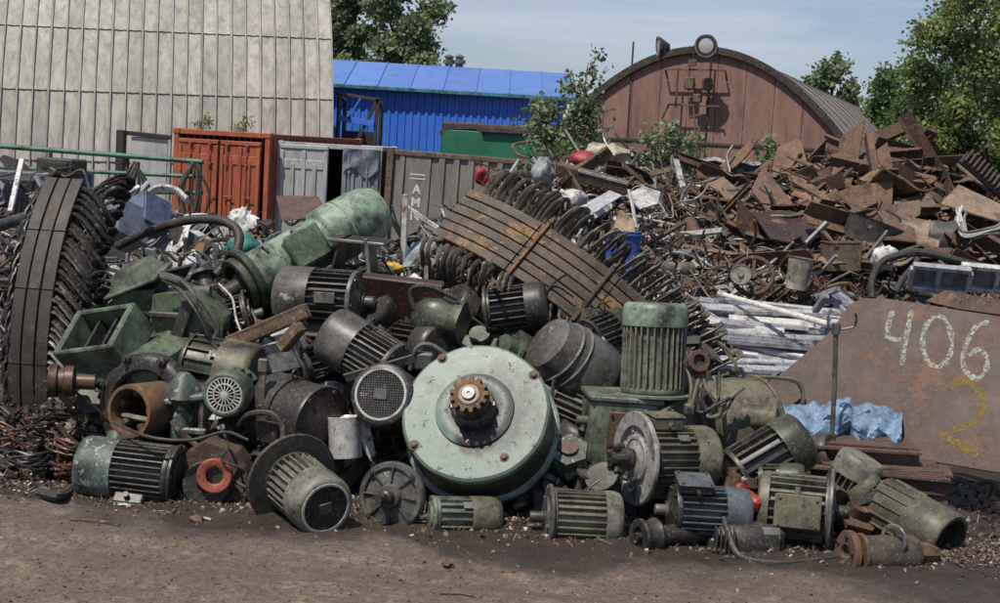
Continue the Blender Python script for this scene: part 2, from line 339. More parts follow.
# ------------------------------------------------------------------ background buildings
def island_mat(name, c1, c2, var=.25, grime=(.05, .045, .04), gamt=.3, rough=.7, stretch=None, metal=0, s=1., world=True):
    """weathered sheet whose separate panels differ a little in tone"""
    m, nt, b = newmat(name); L = nt.links.new; co = coords(nt, False, world)
    f1, _ = nz(nt, co, 1.2*s, 6, .6, .35, .65, stretch); base = mixc(nt, f1, c1, c2)
    gi = nd(nt, 'ShaderNodeNewGeometry'); mr = nd(nt, 'ShaderNodeMapRange'); mr.inputs[3].default_value = 1-var; mr.inputs[4].default_value = 1+var; L(gi.outputs['Random Per Island'], mr.inputs[0])
    sc = nd(nt, 'ShaderNodeVectorMath', operation='SCALE'); L(base, sc.inputs[0]); L(mr.outputs[0], sc.inputs['Scale'])
    g_, ng = nz(nt, co, 2.2*s, 8, .7, .62-gamt*.35, .85-gamt*.1, stretch); L(mixc(nt, g_, sc.outputs[0], grime), b.inputs['Base Color'])
    b.inputs['Roughness'].default_value = rough; b.inputs['Metallic'].default_value = metal
    bp = nd(nt, 'ShaderNodeBump', Strength=.25, Distance=.02); L(ng, bp.inputs['Height']); L(bp.outputs[0], b.inputs['Normal'])
    return m
slate = island_mat('weathered_roof_sheet', (.42, .40, .345), (.30, .287, .25), .14, (.12, .115, .105), .42, .75, (3, 3, .35))
ribm = island_mat('seam_strip', (.33, .325, .305), (.24, .235, .22), .2, (.14, .13, .12), .35, .7)
E = P(334, 140, 42); E.z = 0
yaw = math.radians(14); ax = V((math.cos(yaw), math.sin(yaw), .03)).normalized(); pp = V((math.sin(yaw), -math.cos(yaw), 0)); up = V((0, 0, 1))
RH = 10.2; dl = .405; ncol = 44; rowa = 1.95/RH
hang = thing('arch_hangar', 'huge grey arched hangar of narrow weathered sheets behind the containers', 'hangar', T(E))
sh = MB(); rb = MB()
def hp(s, a, r=0.): return -ax*s + pp*((RH+r)*math.cos(a)-RH) + up*((RH+r)*math.sin(a))
for c in range(ncol):
    for r in range(18):
        a0, a1 = r*rowa-.004, (r+1)*rowa+.006; s0, s1 = c*dl, (c+1)*dl
        if a1 > PI-.05: continue
        vs = []; k = 3
        for i in range(k+1):
            t = a0+(a1-a0)*i/k
            lift = .034*(1-i/k) + rnd.uniform(0, .002)
            for s_, q in ((s0, 0), (s0+.08, .02), (s0+.5*dl, -.004), (s1-.08, .02), (s1, 0)): vs.append(hp(s_, t, lift+q))
        sh.add(vs, [(i*5+j, i*5+j+1, (i+1)*5+j+1, (i+1)*5+j) for i in range(k) for j in range(4)])
for c in range(0, ncol+1):
    pr = MB(); aa = [i*.05 for i in range(0, 62)]
    wd = .035 if c % 2 else .022
    vs = []
    for a in aa:
        for s_, q in ((-wd, .03), (-wd*.6, .085), (wd*.6, .085), (wd, .03)): vs.append(hp(c*dl+s_, a, q))
    rb.add(vs, [(i*4+j, i*4+j+1, (i+1)*4+j+1, (i+1)*4+j) for i in range(len(aa)-1) for j in range(3)])
sh.build('roof_sheet', slate, hang, smooth=30); rb.build('seam_strip', ribm, hang, smooth=0)
ew = MB(); n = 24       # end wall at the right gable
ew.add([hp(.25, PI*i/n) for i in range(n+1)], [tuple(range(n+1))]); ew.build('end_wall', slate, hang)

def corr_sheet(mb, p0, dx, h, n, dep, upv, nrm_):
    """trapezoid-corrugated sheet: n ribs along dx, height along upv, ribs towards nrm_"""
    prof = []
    for i in range(n):
        for t, q in ((0, 0), (.45, 0), (.55, 1), (.9, 1)): prof.append(((i+t)/n, q*dep))
    prof.append((1, 0)); vs = []
    for t, q in prof:
        b = V(p0)+V(dx)*t+V(nrm_)*q; vs += [b, b+V(upv)*h]
    mb.add(vs, [(2*i, 2*i+2, 2*i+3, 2*i+1) for i in range(len(prof)-1)])
# blue building
bluewall = island_mat('blue_wall_sheet', (.032, .14, .56), (.045, .17, .62), .06, (.03, .10, .42), .2, .5)
blueroof = island_mat('blue_roof_sheet', (.105, .205, .52), (.13, .235, .53), .10, (.05, .10, .30), .25, .4)
o = P(322, 150, 60); o.z = 0
bb = thing('blue_building', 'long bright blue metal building with a pale blue roof behind the containers', 'building', T(o))
sk = .0
mb = MB(); corr_sheet(mb, (0, 0, 0), (9.5, 0, 0), 4.75, 32, .05, (0, 0, 1), (0, -1, 0)); mb.build('wall', bluewall, bb, smooth=0)
mb = MB(); mb.box((4.75, 4, 2.3), (9.4, 7.8, 4.6)); mb.build('wall', bluewall, bb)
rf = MB()
for i in range(8):
    x0, x1 = -.5+i*1.3, -.5+(i+1)*1.3+.03
    for j, (y0, z0, y1, z1) in enumerate(((-.38, 4.86, 4.2, 6.02), (4.2, 6.02, 9.2, 4.6))):
        M_ = 0
        rf.add([(x0, y0, z0), (x1, y0, z0+.006), (x1, y1, z1+.006), (x0, y1, z1), (x0, y0, z0-.05), (x1, y0, z0-.044), (x1, y1, z1-.044), (x0, y1, z1-.05)], [(0,1,2,3), (7,6,5,4), (0,4,5,1), (1,5,6,2), (2,6,7,3), (3,7,4,0)])
    if i: 
        rf.bar((x0, -.40, 4.88), (x0, 4.2, 6.05), .035, .05)
rfo = rf.build('roof', blueroof, bb, smooth=0)
mb = MB(); mb.box((4.7, -.38, 4.78), (10.4, .09, .14), bev=.01); mb.build('eave_trim', mat('teal_trim', (.05, .25, .30), (.04, .2, .25), chipamt=.1, rough=.5), bb)
for px in (449, 459.5):
    p = P(px, 63, 65)-o; 
    mb = MB(); mb.lathe([(.17, p.z-.75), (.17, p.z-.05), (.26, p.z-.03), (.26, p.z+.1), (.16, p.z+.14), (.16, p.z+.22), (.24, p.z+.25), (.05, p.z+.36)], T((p.x, p.y, 0)), 14); mb.build('roof_vent', steel, rfo)
# steel frame leaning by the blue wall
o = P(337, 150, 44); o.z = 0
fr = thing('gantry', 'tall dark steel frame with blue top rails beside the grey hangar', 'frame', T(o)); mb = MB()
for p, q in (((0, 0, 0), (0, 0, 4.05)), ((1.0, 0, 0), (1.12, 0, 3.95)), ((-.1, 0, 4.0), (1.2, 0, 3.86)), ((1.12, 0, 3.9), (.55, 0, 2.6)), ((0, 1.6, 0), (0, 1.6, 3.9)), ((1.1, 1.6, 0), (1.1, 1.6, 3.9)), ((0, 0, 3.95), (0, 1.6, 3.85)), ((1.1, 0, 3.85), (1.1, 1.6, 3.8))): mb.bar(p, q, .1, .1)
mb.build('post_frame', dark, fr)
mb = MB(); mb.bar((0, -.07, 3.3), (1.05, -.07, 3.18), .05, .16); mb.bar((.3, -.07, 3.28), (.62, -.07, 3.9), .05, .06); mb.build('top_rail', bluewall, fr)
mb = MB(); mb.box((.55, 1.2, 1.5), (1.0, .06, 2.9)); mb.build('back_panel', dark, fr)

# containers
def cont(name, label, o, yaw, w, h, l, mbody, door=True, mframe=None, nside=16):
    """w = door end width along local x, l = length along local y; origin at the front left foot"""
    M = T(o) @ Matrix.Rotation(yaw, 4, 'Z'); t = thing(name, label, 'container', M); mframe = mframe or mbody
    b = MB(); corr_sheet(b, (.04, l-.1, .15), (0, -l+.2, 0), h-.25, nside, .05, (0, 0, 1), (-1, 0, 0)); corr_sheet(b, (w-.04, .1, .15), (0, l-.2, 0), h-.25, nside, .05, (0, 0, 1), (1, 0, 0)); b.build('side_wall', mbody, t, smooth=0)
    b = MB(); b.box((w/2, l/2, h-.05), (w-.02, l-.02, .05)); b.box((w/2, l-.05, h/2), (w-.1, .05, h-.2)); b.box((w/2, l/2, .1), (w-.1, l-.1, .08)); b.build('roof', mbody, t)
    b = MB()
    for x in (.05, w-.05):
        for y in (.05, l-.05): b.box((x, y, h/2), (.13, .13, h+.004), bev=.012)
    for y in (.05, l-.05):
        b.box((w/2, y, h-.06), (w-.13, .11, .12), bev=.01); b.box((w/2, y, .08), (w-.13, .11, .15), bev=.01)
    for x in (.05, w-.05):
        b.box((x, l/2, h-.06), (.10, l-.14, .11), bev=.01); b.box((x, l/2, .08), (.10, l-.14, .15), bev=.01)
    for x in (.05, w-.05):
        for y in (.05, l-.05):
            for z in (.06, h-.05): b.box((x, y, z), (.18, .17, .13), bev=.015)
    b.build('corner_frame', mframe, t)
    return t
def leaf(t, x0, w, h, m, ang=0., bars=True, hinge_left=True, holes=True):
    hx = x0 if hinge_left else x0+w
    M = T((hx, -.02, .16)) @ Matrix.Rotation(ang, 4, 'Z'); s = 1 if hinge_left else -1
    b = MB(); b.box((s*w/2, 0, h/2), (w-.02, .04, h), M, .008)
    for z in (.05, h-.05): b.box((s*w/2, -.035, z), (w-.04, .035, .09), M, .01)
    for i in range(5): b.box((s*(.07+(w-.14)*i/4), -.035, h/2), (.10, .05, h-.28 if i % 2 == 0 else h*.62), M, .012)
    b.box((s*w*.5, -.03, h*.8), (w*.8, .03, .22), M, .01)
    d = b.build('door', m, t)
    if bars:
        for q in (.33, .8):
            b = MB(); b.tube([(s*w*q, -.1, .05), (s*w*q, -.1, h-.03)], .017, 8, M=M)
            for z in (.12, h*.4, h*.75, h-.1): b.box((s*w*q, -.075, z), (.09, .05, .05), M, .008)
            b.box((s*w*q+.08, -.11, h*.42), (.22, .025, .03), M, .006); b.build('locking_bar', m, d)
    return d
orange = island_mat('faded_red_orange', (.38, .098, .038), (.30, .072, .032), .08, (.10, .035, .022), .45, .6, (2, 2, .5), s=1.6)
p = P(171, 240, 36.5); p.z = .03
c1 = cont('shipping_container', 'faded red orange shipping container with closed ribbed doors', p, math.radians(-15.5), 2.5, 2.68, 6.0, orange)
leaf(c1, .12, 1.09, 2.3, orange); leaf(c1, 1.23, 1.09, 2.3, orange, hinge_left=False)
# litter growing on top of it
b = MB()
for i in range(30):
    x, y = rnd.uniform(.1, 2.3), rnd.uniform(.1, 1.2); b.box((x, y, 2.63), (rnd.uniform(.05, .3), rnd.uniform(.05, .2), rnd.uniform(.03, .12)), T((0, 0, 0)) @ Matrix.Rotation(0, 4, 'Z'), .01)
tag(b.build('roof_litter', rustm), 'dirt and litter lying on the red container roof', 'litter', kind='stuff').matrix_world = c1.matrix_world
greyp = island_mat('grey_white_paint', (.42, .43, .42), (.33, .34, .335), .06, (.12, .10, .085), .35, .6, (2, 2, .5), s=1.6)
bgrey = island_mat('blue_grey_paint', (.23, .255, .285), (.17, .19, .21), .08, (.08, .08, .08), .4, .6, (2, 2, .5), s=1.6)
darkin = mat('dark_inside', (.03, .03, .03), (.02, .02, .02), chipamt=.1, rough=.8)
p = P(274, 240, 36.3); p.z = .0
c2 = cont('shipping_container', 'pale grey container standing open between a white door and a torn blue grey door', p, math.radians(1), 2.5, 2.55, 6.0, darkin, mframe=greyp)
leaf(c2, .04, 1.2, 2.33, greyp, 0, bars=False)
leaf(c2, 1.56, .92, 2.33, bgrey, 0, hinge_left=False)
b = MB(); ck = spline([(1.6, -.11, 2.45), (1.9, -.13, 2.4), (2.45, -.1, 2.5)], 5); ck2 = spline([(1.62, -.1, 1.95), (1.95, -.16, 1.75), (2.3, -.12, 2.0), (2.44, -.1, 1.9)], 5)
vs = []; k = 12
for i in range(k+1):
    for j in range(7):
        t = i/k; x = 1.6+.84*t; zt = 2.46; zb = 1.9+.12*math.sin(t*7); z = zt+(zb-zt)*j/6; vs.append((x, -.125-.03*math.sin(9*t+j), z))
b.add(vs, [(i*7+j, i*7+j+1, i*7+j+8, i*7+j+7) for i in range(k) for j in range(6)]); b.build('torn_sheet', bluegrey, c2)
wgrey = island_mat('weathered_grey_side', (.215, .20, .175), (.16, .15, .135), .14, (.09, .06, .04), .5, .7, (2, 2, .4), s=1.6)
rustframe = mat('rusty_frame', (.12, .085, .06), (.17, .12, .085), chipamt=.45, gamt=.4, rough=.75)
p = P(382, 240, 36.0); p.z = -.02
M3 = T(p) @ Matrix.Rotation(math.radians(-4), 4, 'Z') @ Matrix.Rotation(math.radians(1.2), 4, 'Y')
c3 = thing('shipping_container', 'long weathered grey container, side on, with white stencilled letters', 'container', M3)
b = MB(); LN = 6.05; HH = 2.52
corr_sheet(b, (.15, .02, .12), (.28, 0, 0), HH-.2, 1, .045, (0, 0, 1), (0, -1, 0))
b.box((.74, 0, HH/2), (.60, .03, HH-.2), bev=.004)
corr_sheet(b, (1.06, .02, .12), (LN-1.2, 0, 0), HH-.2, 14, .06, (0, 0, 1), (0, -1, 0))
b.box((LN/2, 2.4, HH/2), (LN-.2, .04, HH-.2)); b.box((LN/2, 1.2, HH-.05), (LN-.05, 2.38, .05)); b.box((LN-.05, 1.2, HH/2), (.05, 2.3, HH-.2)); b.box((.05, 1.2, HH/2), (.05, 2.3, HH-.2)); b.build('side_wall', wgrey, c3, smooth=0)
b = MB()
for x in (.06, LN-.06):
    for y in (0, 2.4): b.box((x, y, HH/2), (.16, .16, HH+.01), bev=.012)
    b.box((x, 1.2, HH-.06), (.12, 2.24, .12), bev=.01)
for y in (0, 2.4): b.box((LN/2, y, HH-.05), (LN-.28, .1, .11), bev=.01); b.box((LN/2, y, .07), (LN-.28, .1, .14), bev=.01)
b.build('corner_frame', rustframe, c3)
def to_mesh(o):
    dg = bpy.context.evaluated_depsgraph_get(); dg.update(); me = bpy.data.meshes.new_from_object(o.evaluated_get(dg)); n = bpy.data.objects.new('letter', me); COL.objects.link(n)
    n.parent = o.parent; n.matrix_local = o.matrix_local.copy(); bpy.data.objects.remove(o); n.name = 'lettering'; return n
def text_on(parent, s, size, M, m, name='lettering', ext=.002):
    cu = bpy.data.curves.new(name, 'FONT'); cu.body = s; cu.size = size; cu.align_x = 'CENTER'; cu.align_y = 'CENTER'; cu.extrude = ext; cu.offset = .006*size/.2
    cu.materials.append(m); o = bpy.data.objects.new(name, cu); COL.objects.link(o); o.parent = parent; o.matrix_local = M; return to_mesh(o)
def worn_paint(name, col, keep=.5, scale=14.):
    m, nt, b = newmat(name); co = coords(nt, False, True); f_, _ = nz(nt, co, scale, 6, .75, keep-.12, keep+.1); b.inputs['Base Color'].default_value = c4(col); b.inputs['Roughness'].default_value = .85
    inv = nd(nt, 'ShaderNodeMath', operation='SUBTRACT'); inv.inputs[0].default_value = 1; nt.links.new(f_, inv.inputs[1]); nt.links.new(inv.outputs[0], b.inputs['Alpha']); return m
stw = worn_paint('stencil_white', (.62, .62, .58), .60, 9)
RX = Matrix.Rotation(PI/2, 4, 'X')
for s_, z in (('A', 1.62), ('M', 1.31), ('N', .99)): text_on(c3, s_, .30, T((.74, -.021, z)) @ RX, stw)
b = MB(); b.box((.74, -.02, 1.98), (.36, .006, .03)); b.box((.74, -.02, 1.88), (.40, .006, .025)); b.build('stencil_line', stw, c3)
# green cabin behind
gcab = island_mat('green_cabin_paint', (.012, .115, .055), (.016, .14, .07), .1, (.01, .06, .035), .3, .5)
tarr = mat('brown_black_felt', (.075, .055, .042), (.05, .04, .033), chip=(.14, .10, .07), chipamt=.3, rough=.85, s=.6)
p = P(441, 150, 44); p.z = 0
p.z = .42
gc = thing('green_cabin', 'green site cabin with a low dark brown roof behind the grey container', 'cabin', T(p) @ Matrix.Rotation(math.radians(-4), 4, 'Z'))
b = MB(); b.box((1.9, 1.2, 1.15), (3.8, 2.4, 3.14), bev=.02); b.build('wall', gcab, gc)
b = MB()
for sx in (0,):
    b.prism([(-.1, 2.62), (.12, 2.88), (1.05, 2.93), (1.3, 2.72), (1.3, 2.55), (1.0, 2.78), (.2, 2.74), (0, 2.5)], -.12, .0, Matrix.Rotation(PI/2, 4, 'X') )
b.box((2.45, .06, 2.78), (2.6, .4, .16), bev=.02); b.box((1.9, 1.3, 2.86), (3.85, 2.5, .2), bev=.06); b.bar((2.9, -.15, 2.3), (4.1, -.15, 2.42), .1, .12)
b.build('roof', tarr, gc)

# brown arched shed
brown = island_mat('brown_painted_steel', (.25, .14, .105), (.205, .112, .085), .07, (.075, .045, .035), .42, .65, (2, 2, .5))
roofm = island_mat('grey_brown_roofing', (.26, .235, .21), (.20, .18, .16), .05, (.08, .065, .055), .45, .8, (1, 1, 1))
p = P(698.5, 150, 45); p.z = 0; th = math.radians(19)
Ms = T(p) @ Matrix.Rotation(-th, 4, 'Z')
sd = thing('arched_shed', 'brown arched steel shed with floodlights over its gable', 'shed', Ms)
RS = 4.9; zc = 1.02; LS = 27.
AP, KP, HW = 5.93, .137, 5.6     # a low pointed arch
def arc(r, n=40): return [(HW+r-RS, 0)]+[(x*(1+(r-RS)/HW), AP-KP*x*x+(r-RS)) for x in [HW-2*HW*i/(n-2) for i in range(n-1)]]+[(-HW-r+RS, 0)]
b = MB()
xs_ = [-5.55+i*11.1/13 for i in range(14)]
for i in range(13):                                # gable made of upright steel panels
    x0, x1 = xs_[i], xs_[i+1]
    for (za, zb, yy) in ((0, 3.15, -.03), (3.2, 9, 0)):
        def top(x): return AP-.05-KP*x*x
        pts = [(x0+.008, za), (x1-.008, za)]; tt = [(x1-.008-(x1-x0-.016)*k/4) for k in range(5)]
        q = [(x, min(zb, top(x))) for x in tt]
        q = [(x, max(z, za+.01)) for x, z in q]
        if max(z for _, z in q) <= za+.02: continue
        b.prism(pts+q, -.03, .03, T((0, yy, 0)) @ Matrix.Rotation(PI/2, 4, 'X'))
b.build('gable_wall', brown, sd, smooth=0)
b = MB(); b.box((0, -.05, 3.17), (9.0, .1, .09), bev=.01); b.box((-2.2, -.04, 3.6), (.05, .06, 5), bev=.01); b.box((.2, -.04, 3.3), (.05, .06, 4.6), bev=.01); b.build('gable_batten', tarr, sd)
b = MB(); pr = arc(RS, 48)
for i in range(len(pr)-1):                         # the edge band round the gable
    (x0, z0), (x1, z1) = pr[i], pr[i+1]; b.bar((x0, -.12, z0), (x1, -.12, z1), .22, .13, (0, 1, 0))
b.build('gable_edge', tarr, sd)
b = MB(); na = 28; seg = 12; a_ = arc(RS+.02, na)
for j in range(seg):
    for i in range(na):
        y0, y1 = j*LS/seg-.05, (j+1)*LS/seg+.06; (x0, z0), (x1, z1) = a_[i], a_[i+1]; q = .03*(1-0)
        b.add([(x0, y0, z0+.025), (x1, y0, z1+.025), (x1, y1, z1), (x0, y1, z0)], [(0, 1, 2, 3)])
b.build('roof', roofm, sd, smooth=60)
b = MB(); b.add([(x, LS, z) for x, z in arc(RS-.03, 30)], [tuple(range(31))]); b.build('end_wall', brown, sd)
# floodlights and their frame
glassm, nt, bs = newmat('lamp_glass'); bs.inputs['Base Color'].default_value = (.5, .5, .48, 1); bs.inputs['Roughness'].default_value = .25; bs.inputs['Metallic'].default_value = .3
SM = Ms
fl = thing('lamp_bracket', 'rusty steel floodlight bracket bolted to the brown gable top', 'bracket', SM @ T((-.05, -.5, 3.85)) @ Matrix.Scale(.85, 4)); b = MB()
for p_, q_ in (((-1.2, .1, 1.7), (.9, .1, 1.75)), ((-1, .1, .5), (.8, .1, .5)), ((-1, .1, .5), (-1.25, .3, .0)), ((.8, .1, .5), (.9, .3, 0)), ((-.75, .1, .4), (-.75, .1, 1.75)), ((.55, .1, .4), (.55, .1, 1.75)), ((-1.2, .1, 1.7), (-1.2, .5, 1.4)), ((.9, .1, 1.75), (.9, .5, 1.4)), ((.05, .1, -.7), (-.12, .1, .45)), ((-.25, .1, .1), (.2, .1, .2))): b.bar(p_, q_, .055, .055)
for x in (-.32, .3): b.box((x, .1, 1.25), (.34, .22, .42), bev=.03); b.lathe([(.13, -.05), (.17, -.2), (.19, -.22)], T((x, 0, 1.2)) @ Matrix.Rotation(PI/2, 4, 'X') , 14)
b.box((-.25, 0, 1.95), (.3, .06, .22), bev=.01); b.box((0, .1, .75), (.3, .2, .3), bev=.03)
b.build('bracket_frame', rustframe, fl)
def flood(label, M):
    M = M @ Matrix.Scale(.66, 4)
    t = thing('floodlight', label, 'floodlight', M)
    b = MB(); b.lathe([(.02, -.42), (.16, -.40), (.22, -.3), (.30, -.22), (.47, .0), (.49, .04), (.49, .10), (.45, .11)], None, 28, 'x'); b.build('lamp_housing', dark, t)
    b = MB(); b.lathe([(.46, .075), (.3, .115), (.02, .13)], None, 28, 'x'); b.build('lamp_glass', glassm, t)
    b = MB(); b.ring(.505, .44, .09, .13, n=28); b.build('bezel', steel, t); b = MB(); b.bar((-.1, .52, 0), (-.1, .52, -.6), .03, .06, (0, 1, 0)); b.bar((-.1, -.52, 0), (-.1, -.52, -.6), .03, .06, (0, 1, 0)); b.bar((-.1, -.54, -.6), (-.1, .54, -.6), .05, .03); b.build('yoke', dark, t)
    return t
q = P(706, 46, 43.9); flood('round floodlight facing forward at the top of the brown gable', frame(q, (-.1, -1, -.06)))
q = P(660.5, 48, 43.9); flood('dark floodlight turned sideways at the top of the brown gable', frame(q, (-1, -.06, -.12)))
# low sheds and boards in front of the brown shed
gshed = island_mat('dark_green_boards', (.02, .055, .04), (.03, .07, .05), .3, (.03, .025, .02), .3, .6)
p = P(622, 150, 31); p.z = 0
ls = thing('low_shed', 'low shed of dark green sheets with a white wavy roof edge before the brown shed', 'shed', T(p)); b = MB()
for i in range(6): b.box((1.6, -.02*i, .25+.45*i), (3.1, .06, .42), bev=.01)
b.box((1.6, 1, 1.3), (3.05, 1.9, 2.6)); b.build('wall', gshed, ls)
b = MB(); n = 30; vs = []
for i in range(n+1):
    x = -.1+3.3*i/n; z = 2.72-.03*math.sin(i*1.3)+.03*fbm(x, 0, 2); vs += [(x, -.3, z-.07), (x, -.3, z), (x, 2.2, z-.25), (x, 2.2, z-.32)]
b.add(vs, [(i*4+a, i*4+(a+1) % 4, i*4+4+(a+1) % 4, i*4+4+a) for i in range(n) for a in range(4)]); b.build('roof', whitep, ls)
# ------------------------------------------------------------------ trees
def leafmat(name, c1, c2):
    m, nt, b = newmat(name); L = nt.links.new
    gi = nd(nt, 'ShaderNodeNewGeometry'); base = mixc(nt, gi.outputs['Random Per Island'], c1, c2); co = coords(nt, False, True); f_, _ = nz(nt, co, 1.1, 3, .5, .35, .65)
    sc = nd(nt, 'ShaderNodeVectorMath', operation='SCALE'); mr = nd(nt, 'ShaderNodeMapRange'); mr.inputs[3].default_value = .75; mr.inputs[4].default_value = 1.2; L(f_, mr.inputs[0]); L(base, sc.inputs[0]); L(mr.outputs[0], sc.inputs['Scale'])
    L(sc.outputs[0], b.inputs['Base Color']); b.inputs['Roughness'].default_value = .5
    tr = nd(nt, 'ShaderNodeBsdfTranslucent'); L(sc.outputs[0], tr.inputs[0]); mx = nd(nt, 'ShaderNodeMixShader'); mx.inputs[0].default_value = .42; L(b.outputs[0], mx.inputs[1]); L(tr.outputs[0], mx.inputs[2]); L(mx.outputs[0], nt.nodes['Material Output'].inputs[0]); return m
leaf_a = leafmat('leaf_green', (.17, .24, .065), (.27, .33, .12)); leaf_b = leafmat('leaf_dark', (.085, .17, .05), (.135, .225, .08)); leaf_c = leafmat('leaf_silver', (.14, .205, .09), (.25, .30, .165))
bark = mat('bark', (.16, .13, .10), (.10, .08, .06), chipamt=.2, rough=.9, vary=.1)
def leafq(mb, p, s, r):
    a = V((r.gauss(0, 1), r.gauss(0, 1), r.gauss(0, .7)-.3)).normalized(); b = a.orthogonal().normalized(); b.rotate(Matrix.Rotation(r.uniform(0, 6.28), 3, a)); c = a.cross(b)
    w = s*.38; mb.add([p, p+a*s*.5+b*w+c*w*.3, p+a*s, p+a*s*.5-b*w+c*w*.3], [(0, 1, 2, 3)])
def tree(name, label, cat, base, h, lobes, nleaf, ls, lm, tr=.09, twigs=26, seed=1, group=None, droop=0.):
    """lobes: (dx, dy, z, rx, rz) masses of twigs; leaves sit along the twigs of every lobe"""
    r = random.Random(seed); t = thing(name, label, cat, T(base), group)
    tk = MB(); top = V((lobes[-1][0]*.6, lobes[-1][1]*.6, h*.9)); tp = [V((0, 0, -.2)), V((r.uniform(-.1, .1)*h*.2, 0, h*.3)), V((top.x*.6, top.y*.6, h*.62)), top]; sp = spline(tp, 6)
    tk.tube(sp, [tr*(1-.85*i/(len(sp)-1)) for i in range(len(sp))], 8)
    cr = MB(); tot = sum(l[3]*l[3]*l[4] for l in lobes)
    for lx, ly, lz, rx, rz in lobes:
        i0 = min(len(sp)-1, max(1, int(len(sp)*min(.95, (lz-rz*.7)/h)))); st = sp[i0]; c = V((lx, ly, lz))
        mid = st.lerp(c, .5)+V((0, 0, .12*rz)); br = spline([st, mid, c], 4); tk.tube(br, [tr*.4*(1-.7*i/(len(br)-1)) for i in range(len(br))], 6)
        n = max(20, int(nleaf*rx*rx*rz/tot)); nt_ = max(6, int(twigs*(rx*rx*rz/tot)**.6*len(lobes)**.4))
        for k in range(nt_):
            d = V((r.gauss(0, 1), r.gauss(0, 1), r.gauss(0, 1)+.15)).normalized(); q = r.uniform(.55, 1.12)
            e = c+V((d.x*rx, d.y*rx, d.z*rz))*q; s_ = c.lerp(e, r.uniform(0, .3)); m_ = s_.lerp(e, .5)+V((0, 0, .1*rz)); tw = spline([s_, m_, e-V((0, 0, droop*rz))], 4)
            if k % 2 == 0: tk.tube(tw, [.018*tr/.09*(1-.8*i/(len(tw)-1)) for i in range(len(tw))], 4)
            for j in range(n//nt_):
                u = r.random()**.7*(len(tw)-1); i = min(int(u), len(tw)-2); p = tw[i].lerp(tw[i+1], u-i)
                sg = .12*rx+.05; leafq(cr, p+V((r.gauss(0, sg), r.gauss(0, sg), r.gauss(0, sg*.9))), ls*r.uniform(.6, 1.35), r)
    tk.build('trunk', bark, t); cr.build('crown', lm, t, smooth=0); return t
def lob(n, seed, R, z0, z1, taper=.5, s=.5, lean=0.):
    r = random.Random(seed); out = []
    for i in range(n):
        u = (i+.5)/n; z = z0+(z1-z0)*u; q = R*(1-taper*u)*r.uniform(.3, 1); a = i*2.4+r.uniform(-.4, .4)
        out.append((q*math.cos(a)+lean*u, q*math.sin(a), z, R*s*r.uniform(.7, 1.15)*(1-.4*taper*u), (z1-z0)/n*1.6*r.uniform(.7, 1.2)+.15))
    return out
def gp(px, d): p = P(px, 150, d); return V((p.x, p.y, 0))
# behind the hangar: two broad trees
tree('willow_tree', 'leafy grey green tree rising behind the blue roof', 'tree', gp(396, 78), 10.9, lob(16, 3, 2.5, 4.6, 10.4, .35, .5), 17000, .25, leaf_c, .2, 60, 11)
tree('willow_tree', 'dark tree partly hidden by the right edge of the grey hangar', 'tree', gp(340, 80), 12.0, lob(12, 5, 1.6, 5, 11.6, .4, .5), 11000, .22, leaf_c, .2, 50, 12)
# sapling and bushes on the heap
tree('sapling', 'thin airy young tree growing at the left corner of the brown shed', 'tree', gp(566, 27), 4.75, [(-.15, 0, 2.6, .5, .55), (.25, .2, 2.75, .5, .5), (-.45, .1, 3.35, .42, .3), (.3, 0, 3.35, .42, .4), (.45, 0, 2.9, .3, .3), (.1, .1, 3.8, .28, .35), (-.35, 0, 3.0, .4, .35), (.42, 0, 4.0, .20, .35), (.5, 0, 4.45, .10, .25)], 2700, .11, leaf_c, .05, 60, 21)
tree('bush', 'small leafy bush with pale stems in front of the brown shed', 'bush', gp(670, 21.5)+V((0, 0, 1.75)), 1.4, [(-.24, 0, .85, .2, .28), (.2, 0, .85, .25, .28), (0, 0, 1.2, .2, .25), (.32, 0, 1.1, .14, .2), (-.3, 0, 1.2, .14, .2)], 800, .085, leaf_c, .03, 44, 22)
tree('bush', 'tiny green shoot beside the white roof edge and the rusty heap', 'bush', gp(768, 21.5)+V((0, 0, 2.25)), .9, [(0, 0, .6, .12, .25), (.04, 0, .3, .12, .2)], 260, .08, leaf_c, .02, 20, 23)
tree('bush', 'low weeds under the sapling along the scrap heap top', 'bush', gp(575, 23)+V((0, 0, 2.0)), 1.0, [(-.5, 0, .45, .3, .2), (0, 0, .6, .34, .25), (.45, 0, .5, .3, .2), (.9, .2, .4, .25, .18)], 1200, .10, leaf_b, .02, 50, 24)
# right side
tree('birch_tree', 'tall loose light green birch at the right edge', 'tree', gp(962, 33), 6.6, lob(17, 7, 1.45, 1.9, 6.9, .25, .42, -.1)+[(-1.0, 0, 2.7, .6, .6), (-.7, .2, 3.5, .6, .6), (-.9, 0, 4.6, .4, .5), (-1.15, 0, 4.85, .25, .2), (-.6, 0, 5.6, .35, .4), (.8, 0, 5.9, .5, .4), (.9, 0, 2.6, .7, .7), (.3, .3, 3.2, .8, .7)], 24000, .105, leaf_a, .11, 170, 31, droop=.25)
tree('poplar_tree', 'dense dark green tree behind the birch', 'tree', gp(915, 56), 7.0, lob(12, 8, 2.0, 3.0, 6.6, .5, .55), 13000, .16, leaf_b, .2, 60, 32)
tree('poplar_tree', 'dark green tree between the brown shed roof and the birch', 'tree', gp(882, 62), 6.9, lob(8, 9, 1.2, 3.0, 6.3, .5, .6), 8000, .17, leaf_b, .2, 50, 33)
tree('poplar_tree', 'far grey green tree showing above the shed roof', 'tree', gp(825, 95), 9.4, lob(9, 10, 2.2, 4.5, 9.2, .55, .55), 5000, .34, leaf_c, .2, 50, 34)
